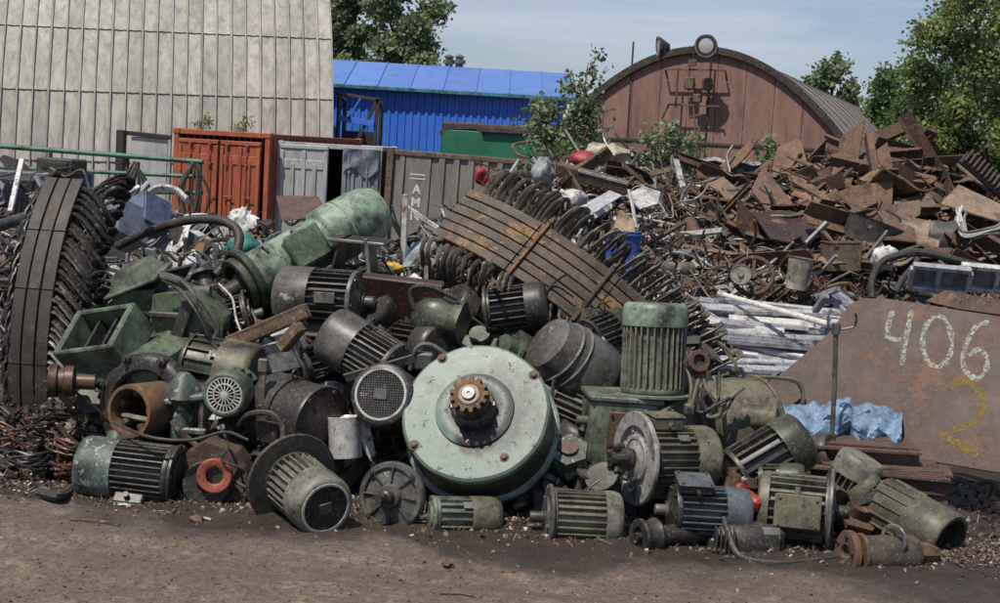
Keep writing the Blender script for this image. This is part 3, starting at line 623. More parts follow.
tree('poplar_tree', 'bushy green tree closing the right edge behind the birch', 'tree', gp(1010, 50), 7.5, lob(10, 13, 2.2, 2.5, 7.2, .4, .5), 10000, .17, leaf_b, .2, 60, 35)

for k, (x, lab) in enumerate(((-7.55, 'small dry weed growing on the left of the red container roof'), (-6.5, 'taller weed growing on the red container roof by its right corner'))):
    tree('weed', lab, 'weed', V((x, 37.2-.5*k, 2.6)), .55, [(-.1, 0, .2, .16, .12), (.12, 0, .3, .12, .16), (.02, 0, .45, .06, .1)], 160, .07, leaf_a, .012, 24, 61+k)
# ------------------------------------------------------------------ motors
fanm = mat('fan_black', (.008, .008, .008), (.012, .012, .011), chipamt=.1, gamt=.2, rough=.6, top=0)  # near-black for recesses; behind the grilles it stands in for shade
lightgr = mat('pale_grille', (.5, .5, .47), (.4, .4, .37), chipamt=.2, gamt=.2, rough=.5, vary=0)
def motor(label, c, axis, up, R, L, body, cap, style='slots', flange=0., fm=None, shaft=.35, sm=grey, tbox=None, feet=False, nf=24, capl=.28, eye=False, finm=None, group=None, shield=.10, name='electric_motor', grm=None, fin=.2, openf=False):
    x = V(axis).normalized(); M = frame((0, 0, 0), x, up); zc_ = M.col[2].to_3d(); M.translation = V(c)-zc_*R
    t = thing(name, label, 'electric motor', M, group); Z = T((0, 0, R)); finm = finm or body
    xa, xb, xc = -L/2, -L/2+capl*L, L/2-shield*L; ri = R*(1-fin)
    b = MB(); b.lathe([(ri*.6, xb-.02), (ri, xb-.01), (ri, xc), (ri*.8, xc+.01)], Z, 40, 'x')
    if nf:
        tw = min(.012, 2*PI*R/nf*.36)
        for k in range(nf):
            a = 2*PI*(k+.5)/nf; MM = Z @ Matrix.Rotation(a, 4, 'X'); b.box(((xb+xc)/2, 0, R*(1-fin/2)-.004), (xc-xb-.006, tw, R*fin+.008), MM, tw*.2)
    b.build('stator_housing', finm, t)
    b = MB()      # fan cover
    if style == 'dome': pr = [(R*.99, xb+.02), (R*1.03, xb+.018), (R*1.03, xa+R*.55), (R*.98, xa+R*.32), (R*.84, xa+R*.13), (R*.6, xa+.02), (R*.42, xa), (R*.40, xa+.012), (0, xa+.014)]
    elif style == 'plain': pr = [(R*.98, xb+.02), (R*1.02, xb+.018), (R*1.02, xa+.05), (R*.97, xa+.016), (R*.88, xa), (0, xa-.004)]
    else: pr = [(R*.98, xb+.02), (R*1.02, xb+.018), (R*1.02, xa+.05), (R*.97, xa+.014), (R*.88, xa), (R*.80, xa), (R*.79, xa+.03), (R*.5, xa+.034), (0, xa+.035)]
    b.lathe(pr[::-1], Z, 40, 'x'); b.build('fan_cover', cap, t)
    grm = grm or cap
    if style in ('slots', 'mesh'):
        b = MB(); b.lathe([(0, xa+.026), (R*.785, xa+.028)], Z, 32, 'x')  # black backing disc paints the shade behind the grille; blades follow
        for k in range(7): b.box((xa+.022, 0, R*.46), (.012, R*.16, R*.5), Z @ Matrix.Rotation(2*PI*k/7, 4, 'X') @ Matrix.Rotation(.3, 4, 'Z'))
        b.build('fan', fanm, t)
    if style == 'slots':
        b = MB(); b.ring(R*.80, R*.72, xa+.004, xa+.016, Z); b.ring(R*.50, R*.44, xa, xa+.014, Z); b.lathe([(.0, xa-.004), (R*.16, xa), (R*.18, xa+.014)], Z, 20, 'x')
        for k in range(26): a = 2*PI*k/26; b.box((xa+.008, 0, R*.62), (.01, R*.055, R*.24), Z @ Matrix.Rotation(a, 4, 'X'))
        for k in range(15): a = 2*PI*k/15; b.box((xa+.006, 0, R*.31), (.01, R*.045, R*.28), Z @ Matrix.Rotation(a, 4, 'X'))
        b.build('grille', grm, t)
    elif style == 'mesh':
        b = MB(); b.ring(R*.84, R*.76, xa-.004, xa+.012, Z); b.build('rim', lightgr, t); b = MB()
        n = 10
        for k in range(-n, n+1):
            q = k/n*R*.78; e = math.sqrt(max(0, (R*.78)**2-q*q))
            if e > .01:
                b.box((xa+.004, q, 0), (.004, .0045, 2*e), Z); b.box((xa+.008, 0, q), (.004, 2*e, .0045), Z)
        b.box((xa, 0, 0), (.012, R*.42, R*.36), Z, .004); b.build('grille', grm, t)
    elif style == 'dome':
        b = MB()
        for k in range(12): b.box((xa+.004, 0, R*.24), (.008, R*.06, R*.26), Z @ Matrix.Rotation(2*PI*k/12, 4, 'X'))
        b.ring(R*.4, R*.35, xa, xa+.008, Z); b.build('grille', grm, t)
    b = MB(); b.lathe([(ri*.7, xc-.01), (R*.99, xc), (R*1.0, xc+.015), (R*.97, xc+.035), (R*.8, xc+shield*L*.6), (R*.45, xc+shield*L), (R*.3, L/2+.015), (0, L/2+.015)], Z, 40, 'x')
    for k in range(6): a = 2*PI*(k+.5)/6; b.lathe([(R*.06, xc+.02), (R*.06, xc+.05), (0, xc+.052)], Z @ Matrix.Rotation(a, 4, 'X') @ T((0, 0, R*.86)), 8, 'x')
    b.build('end_shield', fm or body, t)
    if flange:
        b = MB(); x0 = L/2-.03
        if openf:
            b.ring(flange, flange*.70, x0, x0+.035, Z, 56); b.lathe([(flange*.72, x0-.06), (R*.3, x0-.05)], Z, 48, 'x'); b.ring(flange*.50, flange*.42, x0-.06, x0+.03, Z, 40)
            for k in range(6): b.box((x0-.02, 0, flange*.6), (.06, .03, flange*.24), Z @ Matrix.Rotation(2*PI*(k+.3)/6, 4, 'X'), .006)
        else: b.ring(flange, R*.5, x0, x0+.028, Z, 48); b.ring(R*.72, R*.3, x0+.02, x0+.045, Z, 40)
        for k in range(8): a = 2*PI*(k+.5)/8; b.lathe([(.0, x0+.036), (R*.055, x0+.035), (R*.06, x0+.025)], Z @ Matrix.Rotation(a, 4, 'X') @ T((0, 0, flange*.9)), 6, 'x')
        b.build('flange', fm or body, t)
    if shaft:
        r_ = R*.2; b = MB(); b.lathe([(r_*1.5, L/2), (r_*1.5, L/2+.02), (r_, L/2+.025), (r_, L/2+shaft-.01), (r_*.88, L/2+shaft), (0, L/2+shaft)], Z, 20, 'x'); b.build('shaft', sm, t)
    if tbox is not None:
        a, dx, bw, bl, bh = tbox; MM = Z @ T((dx*L, 0, 0)) @ Matrix.Rotation(a, 4, 'X')
        b = MB(); b.box((0, 0, R+bh*.35), (bl, bw, bh*.9), MM, .012); b.tube([(-.01, bw*.45, R+bh*.3), (-.01, bw*.75, R+bh*.3)], bh*.22, 10, M=MM); tb = b.build('terminal_box', body, t)
        b = MB(); b.box((0, 0, R+bh*.87), (bl*1.06, bw*1.06, bh*.16), MM, .01)
        for i in (-1, 1):
            for j in (-1, 1): b.lathe([(.011, 0), (.011, .012), (0, .014)], MM @ T((i*bl*.42, j*bw*.42, R+bh*.95)), 6)
        b.build('lid', cap, tb)
    if feet:
        for s in (-1, 1):
            b = MB(); b.box((.02*L, s*R*.72, -R*1.02), (L*.46, R*.5, R*.12), Z, .01); b.box((.02*L, s*R*.6, -R*.75), (L*.4, R*.12, R*.5), Z, .008); b.build('foot', body, t)
    if eye:
        b = MB(); b.tube([(0, .035*math.cos(a*PI/8), R*1.04+.035+.035*math.sin(a*PI/8)) for a in range(16)], .009, 6, True, M=Z); b.build('lifting_eye', body, t)
    return t
def dirv(r, t, u): return V((r, -t, u))        # right, towards the camera, up
def cable(label, pts, r=.014, m=rubber, name='cable', cat='cable', k=7, n=7, group=None):
    b = MB(); b.tube(spline(pts, k), r, n); return tag(b.build(name, m), label, cat, group)
# -- the front row on the ground
motor('green capped finned motor lying on the ground at the far left front', P(131, 471, 10.75), dirv(1, .12, -.03), (0, -.2, 1), .222, .74, dark, patina, 'plain', flange=.235, fm=dark, shaft=.0, nf=30, capl=.36, finm=darkfin, tbox=(2.2, .1, .16, .22, .1))
# red coupling with the box it is fixed to
o = P(225, 462, 10.95); t = thing('pump_housing', 'dark red brown housing behind the red coupling ring', 'pump', T(V((o.x, o.y, ground_z(o.x, o.y)))))
b = MB(); b.prism([(-.33, -.05), (.30, -.05), (.28, .14), (.12, .36), (-.12, .42), (-.30, .30)], -.2, .2, Matrix.Rotation(PI/2, 4, 'X')); b.box((-.02, -.23, .02), (.6, .1, .1), bev=.01); b.build('casing', brownbox, t)
b = MB(); b.ring(.17, .06, -.12, .0, T((-.07, -.23, .14)) @ Matrix.Rotation(PI/2, 4, 'Z'), 30); b.tube([(.05, -.26, .2), (.22, -.3, .12), (.2, -.32, -.02)], .016, 6); b.build('seal_ring', dark, t)
p = P(215, 475, 10.62); t = thing('red_coupling', 'red painted ring coupling facing the camera', 'coupling', frame(p, dirv(.1, 1, .1)))
b = MB(); b.lathe([(.062, -.02), (.118, -.02), (.128, -.005), (.128, .05), (.118, .06), (.075, .06), (.062, .05), (.062, -.02)], None, 36, 'x'); b.build('ring', redp, t)
b = MB(); b.lathe([(.07, -.16), (.07, .0), (.0, .0)], None, 24, 'x'); b.build('bore_sleeve', dark, t)
# mesh ended motor
motor('dusty pale motor with a wire mesh end facing the camera, on the ground', P(308, 493, 10.2), dirv(-.55, -.80, .16), (0, -.35, 1), .215, .55, olivel, olivel, 'mesh', flange=.34, fm=darkfin, nf=26, capl=.36, shaft=.1, finm=olivel, grm=darkfin)
# round end bell
p = P(392, 496, 10.38); t = thing('end_bell', 'dark round end bell with ribs and a stub shaft standing on edge', 'end bell', frame(p, dirv(-.35, 1, .12)))
b = MB(); b.lathe([(.05, -.05), (.235, -.06), (.245, -.03), (.245, .02), (.235, .035), (.205, .035), (.20, .01), (.09, .03), (.075, .07), (.0, .07)], None, 44, 'x'); b.build('plate', grey, t)
b = MB()
for k in range(8): b.box((.022, 0, .14), (.028, .014, .13), Matrix.Rotation(2*PI*k/8, 4, 'X'), .003)
b.build('rib', dark, t)
for k in range(4):
    a = PI/4+k*PI/2; b = MB(); b.lathe([(.018, .03), (.018, .055), (.0, .056)], Matrix.Rotation(a, 4, 'X') @ T((0, 0, .22)), 6, 'x'); b.build('bolt', dark, t)
b = MB(); b.lathe([(.05, .06), (.05, .14), (.035, .15), (.035, .26), (0, .26)], None, 20, 'x'); b.build('shaft', dark, t)
# the big pale green disc machine
m, nt, bs = newmat('celadon_disc'); L = nt.links.new; tcn = nd(nt, 'ShaderNodeTexCoord'); co = tcn.outputs['Object']
f1, n1 = nz(nt, co, 2.2, 8, .65, .35, .65); base = mixc(nt, f1, (.135, .205, .160), (.205, .285, .228)); f2, n2 = nz(nt, co, 9, 10, .8, .35, .7); base = mixc(nt, f2, (.12, .17, .14), base)
f3, _ = nz(nt, co, 3.0, 9, .7, .50, .62); base = mixc(nt, f3, base, (.115, .14, .115))
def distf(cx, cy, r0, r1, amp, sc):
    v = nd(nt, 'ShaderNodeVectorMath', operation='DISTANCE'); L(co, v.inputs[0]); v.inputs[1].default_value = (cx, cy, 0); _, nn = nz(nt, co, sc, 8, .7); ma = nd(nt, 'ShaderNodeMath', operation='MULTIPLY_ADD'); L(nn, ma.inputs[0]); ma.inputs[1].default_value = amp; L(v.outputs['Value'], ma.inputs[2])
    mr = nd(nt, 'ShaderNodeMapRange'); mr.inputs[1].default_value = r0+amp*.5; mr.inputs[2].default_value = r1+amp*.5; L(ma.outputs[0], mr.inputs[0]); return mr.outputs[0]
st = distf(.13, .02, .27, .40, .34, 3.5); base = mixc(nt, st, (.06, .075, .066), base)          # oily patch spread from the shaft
st = distf(.03, -.18, .13, .19, .22, 7); base = mixc(nt, st, (.022, .02, .017), base)  # grease below the hub, with the hub's shadow painted into it
ed = distf(0, 0, .53, .56, .10, 9); base = mixc(nt, ed, base, (.11, .085, .06))                 # worn edge
f4, n4 = nz(nt, co, 13, 9, .75, .60, .63); base = mixc(nt, f4, base, (.06, .055, .045)); f5, _ = nz(nt, co, 34, 5, .7, .64, .67); base = mixc(nt, f5, base, (.34, .38, .34))
L(base, bs.inputs['Base Color']); rr = nd(nt, 'ShaderNodeMapRange'); rr.inputs[3].default_value = .3; rr.inputs[4].default_value = .65; L(n2, rr.inputs[0]); L(rr.outputs[0], bs.inputs['Roughness'])
ad = nd(nt, 'ShaderNodeMath', operation='MULTIPLY_ADD'); L(n4, ad.inputs[0]); ad.inputs[1].default_value = .6; L(f4, ad.inputs[2]); bp = nd(nt, 'ShaderNodeBump', Strength=.35, Distance=.008); L(ad.outputs[0], bp.inputs['Height']); L(bp.outputs[0], bs.inputs['Normal']); discm = m
nD = V((-.16, -.82, .55)).normalized(); cD = P(475, 411, 10.72); RD = .548
t = thing('flywheel_machine', 'huge round pale green machine cover with a rusty toothed shaft end, centre of the heap', 'machine', framez(cD, nD, (1, 0, .05)))
b = MB(); wb = lambda a, z: .003*math.sin(5*a)+.003*math.sin(11*a+1)
b.lathe([(.2, -.44), (RD*.9, -.44), (RD*1.05, -.42), (RD*1.06, -.36), (RD*1.03, -.34), (RD*1.0, -.335)], None, 96, wob=wb); b.build('back_flange', celadon, t, smooth=30)
b = MB(); b.lathe([(RD*.99, -.34), (RD*1.0, -.335), (RD*1.0, -.05)], None, 96, wob=wb); b.build('rim', mat('dirty_rim', (.05, .085, .068), (.028, .04, .033), chipamt=.4, gamt=.6, rough=.4, vary=0, top=0), t)  # dark colour paints the rim's shade in, along with its grime
b = MB(); b.lathe([(RD*1.0, -.052), (RD*.985, -.018), (RD*.95, 0), (RD*.53, .012), (RD*.52, .03), (RD*.47, .042), (RD*.38, .046), (RD*.30, .035), (RD*.26, .0), (.0, .0)], None, 96, wob=wb)
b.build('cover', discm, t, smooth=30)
hubd = mat('hub_grease', (.03, .026, .022), (.05, .042, .034), chip=(.10, .075, .05), chipamt=.4, rough=.35, gamt=.3, vary=0)
b = MB(); b.lathe([(.165, .0), (.16, .10), (.15, .12), (.13, .125), (.125, .2), (.12, .245), (.0, .245)], None, 36)
for k in range(6): b.box((.15, 0, .06), (.04, .05, .12), Matrix.Rotation(k*PI/3, 4, 'Z'), .01)
b.build('hub', hubd, t)
b = MB(); poly = []
for k in range(13):
    for q, r in ((-.32, .112), (-.2, .14), (.2, .14), (.32, .112)): a = 2*PI*(k+q)/13; poly.append((r*math.cos(a), r*math.sin(a)))
n = len(poly); b.prism(poly, .225, .30); gz = .302
b.lathe([(.07, .300), (.088, .306), (.092, .300)], None, 28); b.build('gear_coupling', rusto, t, smooth=25)
b = MB(); b.lathe([(.088, .25), (.086, .301), (.0, .3015)], None, 28); b.build('recess', dark, t)
pinkm = mat('worn_shaft_end', (.62, .47, .42), (.5, .42, .38), chipamt=.2, gamt=.3, rough=.4, vary=0)
b = MB(); b.lathe([(.05, .25), (.05, .315), (.046, .322), (.012, .322), (.01, .31), (0, .31)], None, 24); b.build('shaft_end', pinkm, t)
for px, py in ((439, 353), (539, 372), (407, 449), (504, 457)):
    r = ray(px, py); q = CAMP + r*((cD-CAMP).dot(nD)/r.dot(nD)); lq = t.matrix_world.inverted() @ q; lq.z = -.002
    if lq.to_2d().length > RD*.93: lq *= RD*.92/lq.to_2d().length; lq.z = -.002
    b = MB(); b.lathe([(.030, 0), (.030, .012), (.022, .014), (.022, .03), (.0, .032)], T(lq), 6); b.lathe([(.04, 0), (.04, .006), (.03, .008)], T(lq), 20); b.build('bolt', brownbox, t)
# small domed motor, flange motor D, etc.
motor('small motor with a domed grey fan cover lying below the round green cover', P(466, 517, 10.4), dirv(-1, .25, .02), (0, -.1, 1), .145, .52, greenl, olive, 'dome', flange=.15, shaft=.08, nf=16, capl=.42, fin=.2)
motor('flanged olive motor with a stub shaft, on the ground right of the green cover', P(583, 519, 10.35), dirv(-1, .1, .02), (0, -.1, 1), .205, .52, olive, olivel, 'plain', flange=.235, fm=grey, shaft=.12, nf=26, capl=.2, finm=olive, fin=.14, sm=dark)
p = P(612, 510, 10.75); t = thing('end_bell', 'black ring shaped end bell behind the flanged olive motor', 'end bell', frame(p, dirv(.25, 1, .1)))
b = MB(); b.ring(.255, .20, -.04, .03, n=44); b.build('rim', dark, t)
b = MB(); b.lathe([(.2, -.02), (.09, .0), (.07, .04), (0, .04)], None, 30, 'x'); b.build('plate', grey, t); b = MB()
for k in range(6): b.box((.015, 0, .14), (.03, .02, .15), Matrix.Rotation(2*PI*k/6, 4, 'X'), .003)
b.build('rib', dark, t)
# E: motor with the big worn flange
motor('olive motor with a wide worn steel flange and shaft coupling facing left', P(672, 458, 10.75), dirv(-.93, .38, .02), (0, -.12, 1), .235, .62, olive, olive, 'plain', flange=.34, fm=palesteel, shaft=.16, nf=26, capl=.3, tbox=(.05, .16, .17, .24, .1), finm=olive, fin=.13, sm=dark, openf=True)
p = P(620, 459, 10.42); t = thing('claw_coupling', 'black claw coupling on the shaft of the wide flange motor', 'coupling', frame(p, dirv(-.93, .38, .02))); b = MB(); b.lathe([(.04, -.08), (.085, -.07), (.085, .0), (.05, .02), (.05, .08), (0, .08)], None, 24, 'x'); b.build('hub', dark, t)
for k in range(5):
    b = MB(); b.box((.02, 0, .085), (.09, .05, .05), Matrix.Rotation(2*PI*k/5, 4, 'X'), .012); b.build('claw', dark, t)
# F: upright motor on its green gearbox
motor('upright finned motor with a pale green cap on top', P(654, 350, 11.35), dirv(.02, .08, -1), (0, -1, 0), .245, .72, greenl, celadon2, 'plain', flange=.30, fm=greenl, shaft=0, nf=30, capl=.22, finm=mat('grey_green_fins', (.14, .15, .115), (.19, .2, .155), chipamt=.4, gamt=.5, rough=.5, dust=.3, vary=0), fin=.17)
o = P(634, 430, 11.3); t = thing('gearbox', 'pale green gearbox with a rust brown plate under the upright motor', 'gearbox', T(o) @ Matrix.Rotation(.12, 4, 'Z') @ Matrix.Rotation(.03, 4, 'Y'))
b = MB(); b.box((-.12, .02, -.05), (.52, .5, .62), bev=.03); b.box((-.12, .02, .26), (.56, .54, .04), bev=.01); b.build('housing', greenl, t)
b = MB(); b.box((-.13, -.237, .03), (.24, .02, .28), bev=.006); b.build('cover_plate', brownbox, t)
for x in (-.23, -.03):
    for z in (-.08, .14): b = MB(); b.lathe([(.013, 0), (.013, .014), (0, .015)], T((x, -.247, z)) @ Matrix.Rotation(PI/2, 4, 'X'), 6); b.build('bolt', dark, t)
b = MB(); b.lathe([(.035, -.46), (.035, -.34), (.06, -.335)], T((0, -.05, .06)), 16, 'x'); b.build('stub_shaft', olivel, t)
b = MB(); b.ring(.29, .23, -.06, .06, T((.30, -.14, .0)) @ Matrix.Rotation(-PI/2+.5, 4, 'Z'), 36); b.lathe([(.23, .0), (.12, -.1), (0, -.1)], T((.30, -.14, .0)) @ Matrix.Rotation(-PI/2+.5, 4, 'Z'), 30, 'x'); b.build('bearing_ring', greenl, t)
b = MB(); b.box((.1, .05, -.5), (.8, .4, .4), bev=.03); b.build('base', dark, t)
# G: big rounded olive motor with cables
motor('large round olive motor hung with loose black cables', P(730, 425, 11.6), dirv(.85, -.45, .12), (-.1, -.1, 1), .36, .62, olive, olive, 'plain', flange=0, shaft=0, nf=0, capl=.6, fin=.05)
p = P(768, 419, 11.3); t = thing('flanged_spool', 'olive flanged pipe stub sticking out to the right of the cabled motor', 'pipe', frame(p, dirv(1, .2, -.03))); b = MB(); b.lathe([(.10, -.2), (.10, .03), (.0, .03)], None, 24, 'x'); b.build('pipe_stub', olive, t); b = MB(); b.lathe([(.09, .03), (.165, .03), (.17, .04), (.165, .055), (.12, .06), (.06, .045), (0, .045)], None, 30, 'x'); b.build('flange', olive, t)
for i in range(7):
    x = 685+i*3; pts = [P(x, 355+rnd.uniform(-8, 8), 11.15), P(x+4+rnd.uniform(-5, 5), 385, 11.05), P(x+rnd.uniform(-2, 18), 412, 11.0), P(x+rnd.uniform(5, 30), 400+rnd.uniform(-15, 25), 11.0), P(x+rnd.uniform(15, 45), 372+rnd.uniform(-10, 40), 11.12)]
    cable('thin black cable dangling over the large round olive motor', pts, rnd.choice((.010, .013, .016)), rubber if i % 3 else olive, group='cables dangling over the olive motor')
p = P(689, 409, 11.0); t = thing('cable_lug', 'pale square cable end hanging from the black cables', 'connector', frame(p, dirv(0, 1, 0))); b = MB(); b.box((0, 0, 0), (.05, .075, .08), bev=.01); b.build('block', steel, t); b = MB(); b.lathe([(.02, .02), (.02, .04), (0, .042)], None, 10, 'x'); b.build('screw', dark, t)
p = P(697, 362, 11.1); t = thing('cable_gland', 'brass brown cable gland on top of the cable tangle', 'cable gland', frame(p, dirv(.2, .9, .3))); b = MB(); b.ring(.085, .05, -.05, .06, n=24); b.build('collar', rustm, t); b = MB(); b.lathe([(.05, -.1), (.05, .02), (0, .02)], None, 16, 'x'); b.build('plug', dark, t)
# H: blue spotted motor over a worm gear
bluegr = mat('worn_blue_grey', (.10, .14, .165), (.075, .085, .09), chip=(.05, .16, .34), chipamt=.28, chips=3.5, gamt=.5, rough=.45, vary=0)
motor('worn blue grey motor with a pale blue paint spot and an open junction box', P(708, 512, 10.3), dirv(-1, .12, .03), (.05, -.1, 1), .185, .56, dark, bluegr, 'plain', shaft=.1, nf=24, capl=.30, finm=mat('blue_black_fins', (.06, .075, .085), (.09, .11, .12), chipamt=.3, gamt=.5, vary=0), tbox=(-.15, .24, .2, .24, .07))
p = P(647, 536, 10.05); t = thing('pulley', 'small black pulley wheel at the end of a dark gear shaft', 'pulley', frame(p, dirv(-.9, .45, 0))); b = MB(); b.lathe([(.03, -.08), (.115, -.08), (.125, -.06), (.105, -.02), (.105, .02), (.125, .05), (.12, .07), (.07, .07), (.06, .04), (.03, .05), (.03, .09), (0, .09)], None, 30, 'x'); b.build('rim', dark, t); b = MB(); b.tube([(-.05, 0, 0), (-.55, 0, 0)], .07, 14); b.build('shaft', dark, t)
p = P(732, 541, 10.2); t = thing('worm_gearbox', 'dark ribbed worm gearbox on the ground below the blue grey motor', 'gearbox', T(p)); b = MB(); b.lathe([(.05, -.19), (.13, -.17), (.15, -.12), (.15, .12), (.13, .17), (.05, .19)], T((.06, 0, .0)), 28, 'x'); b.box((.0, .06, -.06), (.34, .22, .2), bev=.03); b.build('casing', dark, t); b = MB()
for k in range(5): b.box((-.13+.03*k, -.03, .0), (.012, .3, .24), bev=.004)
b.build('rib', darkfin, t)
b = MB(); b.box((.24, -.02, .03), (.22, .18, .2), bev=.04); b.build('end_box', mat('dark_teal_paint', (.035, .055, .055), (.06, .06, .045), chip=(.18, .14, .07), chipamt=.3, gamt=.4), t)
p = P(749, 500, 10.35); t = thing('red_bracket', 'small red plastic bracket between two motors', 'bracket', frame(p, dirv(.6, .6, -.3))); b = MB(); b.box((0, 0, 0), (.2, .1, .11), bev=.02); b.box((-.09, 0, .05), (.06, .13, .07), bev=.02); b.build('block', redbits, t); b = MB(); b.lathe([(0, .0), (.018, .005), (.02, .02), (.0, .035)], T((-.1, 0, .1)), 12); b.build('button', whitep, t)
# I: olive motor with the side box
motor('green grey motor with a side junction box and a dark flange at its right end', P(795, 507, 10.45), dirv(.96, .22, .0), (0, -.2, 1), .235, .52, olive, olive, 'slots', flange=.30, fm=grey, shaft=.12, nf=22, capl=.12, tbox=(1.25, .05, .22, .3, .1), finm=mat('pale_green_fins', (.15, .17, .11), (.2, .21, .15), chipamt=.4, gamt=.6, rough=.5, vary=0), sm=dark)
motor('black finned motor with a bright green end cap, tilted behind the red bracket', P(768, 458, 10.95), dirv(-.75, .2, -.45), (0, -.4, 1), .22, .62, dark, dkgreen, 'plain', shaft=.1, nf=18, capl=.3, fin=.2, finm=dark)
motor('small motor with a rounded green cover under the black finned motor', P(783, 480, 10.7), dirv(-.9, -.2, -.1), (0, -.3, 1), .12, .34, dkgreen, dkgreen, 'dome', shaft=.05, nf=12, capl=.5)
motor('motor with a pale dusty dome over black fins, behind the side box motor', P(849, 484, 11.0), dirv(-.35, -.12, -.9), (0, -1, .2), .175, .46, olive, olivel, 'plain', shaft=.05, nf=22, capl=.30, fin=.25, finm=darkfin)
motor('small finned olive motor leaning between the dome motor and the open tube', P(872, 501, 10.85), dirv(.6, .1, -.65), (0, -1, .3), .15, .34, olive, olive, 'plain', shaft=.05, nf=20, capl=.15, fin=.15)
# K: open tube housing
p = P(913, 522, 10.65); t = thing('motor_casing', 'olive motor casing with an open dark end facing right', 'motor casing', frame(p, dirv(.64, .74, -.24))); b = MB(); b.lathe([(.0, -.36), (.15, -.35), (.205, -.3), (.21, .0), (.215, .02), (.215, .30), (.2, .32), (.175, .32), (.17, .0), (.0, -.02)], None, 44, 'x')
for k in range(16): b.box((-.14, 0, .212), (.28, .012, .02), Matrix.Rotation(2*PI*k/16, 4, 'X'), .003)
b.build('shell', mat('dark_olive', (.085, .08, .05), (.13, .125, .08), chip=(.05, .04, .03), chipamt=.4, gamt=.6, vary=0), t); b = MB(); b.lathe([(.165, .0), (.165, .05), (0, .05)], None, 30, 'x'); b.build('inside', dark, t); b = MB(); b.box((.26, 0, -.22), (.09, .10, .05), bev=.01); b.build('lug', olive, t)
# L: rusty shaft with flange disc
p = P(891, 554, 10.05); t = thing('flanged_shaft', 'rusty flanged shaft with a round bolted end plate and cone tip lying in front', 'shaft', frame(p, dirv(1, -.25, -.03), (0, -.1, 1)) @ Matrix.Scale(1.15, 4))
b = MB(); b.lathe([(.05, -.22), (.105, -.2), (.11, -.1), (.115, .06), (.12, .08), (.12, .13), (.10, .16), (.0, .17)], None, 28, 'x'); b.box((.1, 0, -.11), (.08, .18, .05), bev=.01); b.build('barrel', mat('oily_brown', (.07, .052, .038), (.10, .085, .06), chip=(.16, .08, .04), chipamt=.4, gamt=.5, rough=.45, vary=0), t)
b = MB(); b.ring(.135, .055, -.30, -.255, n=36); b.ring(.12, .05, -.215, -.19, n=30); b.tube([(-.27, 0, 0), (-.15, 0, 0)], .05, 12); b.build('flange_plate', rusto, t)
for k in range(5):
    b = MB(); b.lathe([(.014, -.302), (.012, -.312), (0, -.313)][::-1], Matrix.Rotation(2*PI*k/5, 4, 'X') @ T((0, 0, .1)), 8, 'x'); b.build('bolt', dark, t)
b = MB(); b.lathe([(.085, .15), (.088, .2), (.07, .25), (.05, .30), (.0, .30)], None, 20, 'x', wob=lambda a, z: .16*math.sin(3*a+1)+.08*math.sin(7*a)); b.build('cone_tip', rusto, t); b = MB(); b.box((.32, 0, -.07), (.16, .14, .02), Matrix.Rotation(.2, 4, 'Y'), .006); b.build('broken_lug', rusto, t)
b = MB(); b.ring(.095, .07, -.02, .0, T((0, -.02, .10)) @ Matrix.Rotation(.4, 4, 'Z') , 24); b.build('band', steel, t)
# brown steel frames behind
for (px, py, d, w_, dp, h_, yw, lab) in ((858, 457, 11.55, .84, .5, .26, -.05, 'rusty brown channel frame lying by the pole in front of the blue tarp'), (872, 472, 11.4, 1.0, .55, .16, -.12, 'flat rusty brown base frame under the olive motor casing'), (912, 487, 11.3, .5, .5, .3, -.2, 'rusty brown box frame with dark openings at the right end of the heap')):
    o = P(px, py, d); t = thing('base_frame', lab, 'steel frame', T(o) @ Matrix.Rotation(yw, 4, 'Z')); b = MB()
    for y in (-dp/2, dp/2):
        b = MB(); b.box((0, y, -h_/2+.02), (w_, .10, .018)); b.box((0, y, h_/2-.02), (w_, .10, .018)); b.box((0, y+.04*(1 if y > 0 else 1), 0), (w_, .016, h_-.06)); b.build('channel', brownbox, t)
    
    for x in (-w_/2+.05, 0, w_/2-.05): b = MB(); b.box((x, 0, -.02), (.06, dp-.12, h_*.7), bev=.006); b.build('crossbar', rustm, t)
    b = MB(); b.box((.05, 0, h_/2), (w_*.9, dp*.85, .012)); b.build('top_plate', brownbox, t)
# -- second row and above
# A green inclined casing
MG = frame(P(135, 372, 11.75), dirv(.93, .34, .06), (-.1, -.25, 1)); t = thing('green_casing', 'green cast machine casing with an open rectangular duct on top', 'machine casing', MG)
b = MB(); b.prism([(-.42, -.32), (.30, -.36), (.44, -.05), (.40, .18), (.18, .26), (-.34, .12), (-.42, .0)], -.28, .30, Matrix.Rotation(PI/2, 4, 'X')); b.build('casing', green, t)
MT = T((-.16, -.07, .26)) @ Matrix.Rotation(math.radians(28), 4, 'X') @ Matrix.Rotation(math.radians(-12), 4, 'Y'); b = MB()
for x in (-.28, .28): b.box((x, 0, .04), (.06, .46, .30), MT, .012)
for y in (-.21, .21): b.box((0, y, .04), (.50, .045, .298), MT, .012)
b.build('duct_frame', green, t); b = MB(); b.box((0, 0, -.04), (.5, .38, .03), MT); b.build('duct_floor', fanm, t); b = MB()
for x in (-.1, .08): b.box((x, 0, .04), (.025, .37, .12), MT, .004)
b.build('duct_vane', dark, t)
b = MB(); b.box((-.30, .26, .28), (.34, .05, .26), Matrix.Rotation(-.25, 4, 'Y'), .02); b.build('end_panel', greenl, t); b = MB()
for i in range(9):
    for j in range(6): b.box((-.42+.03*i, .228, .2+.033*j), (.018, .01, .02), Matrix.Rotation(-.25, 4, 'Y'))
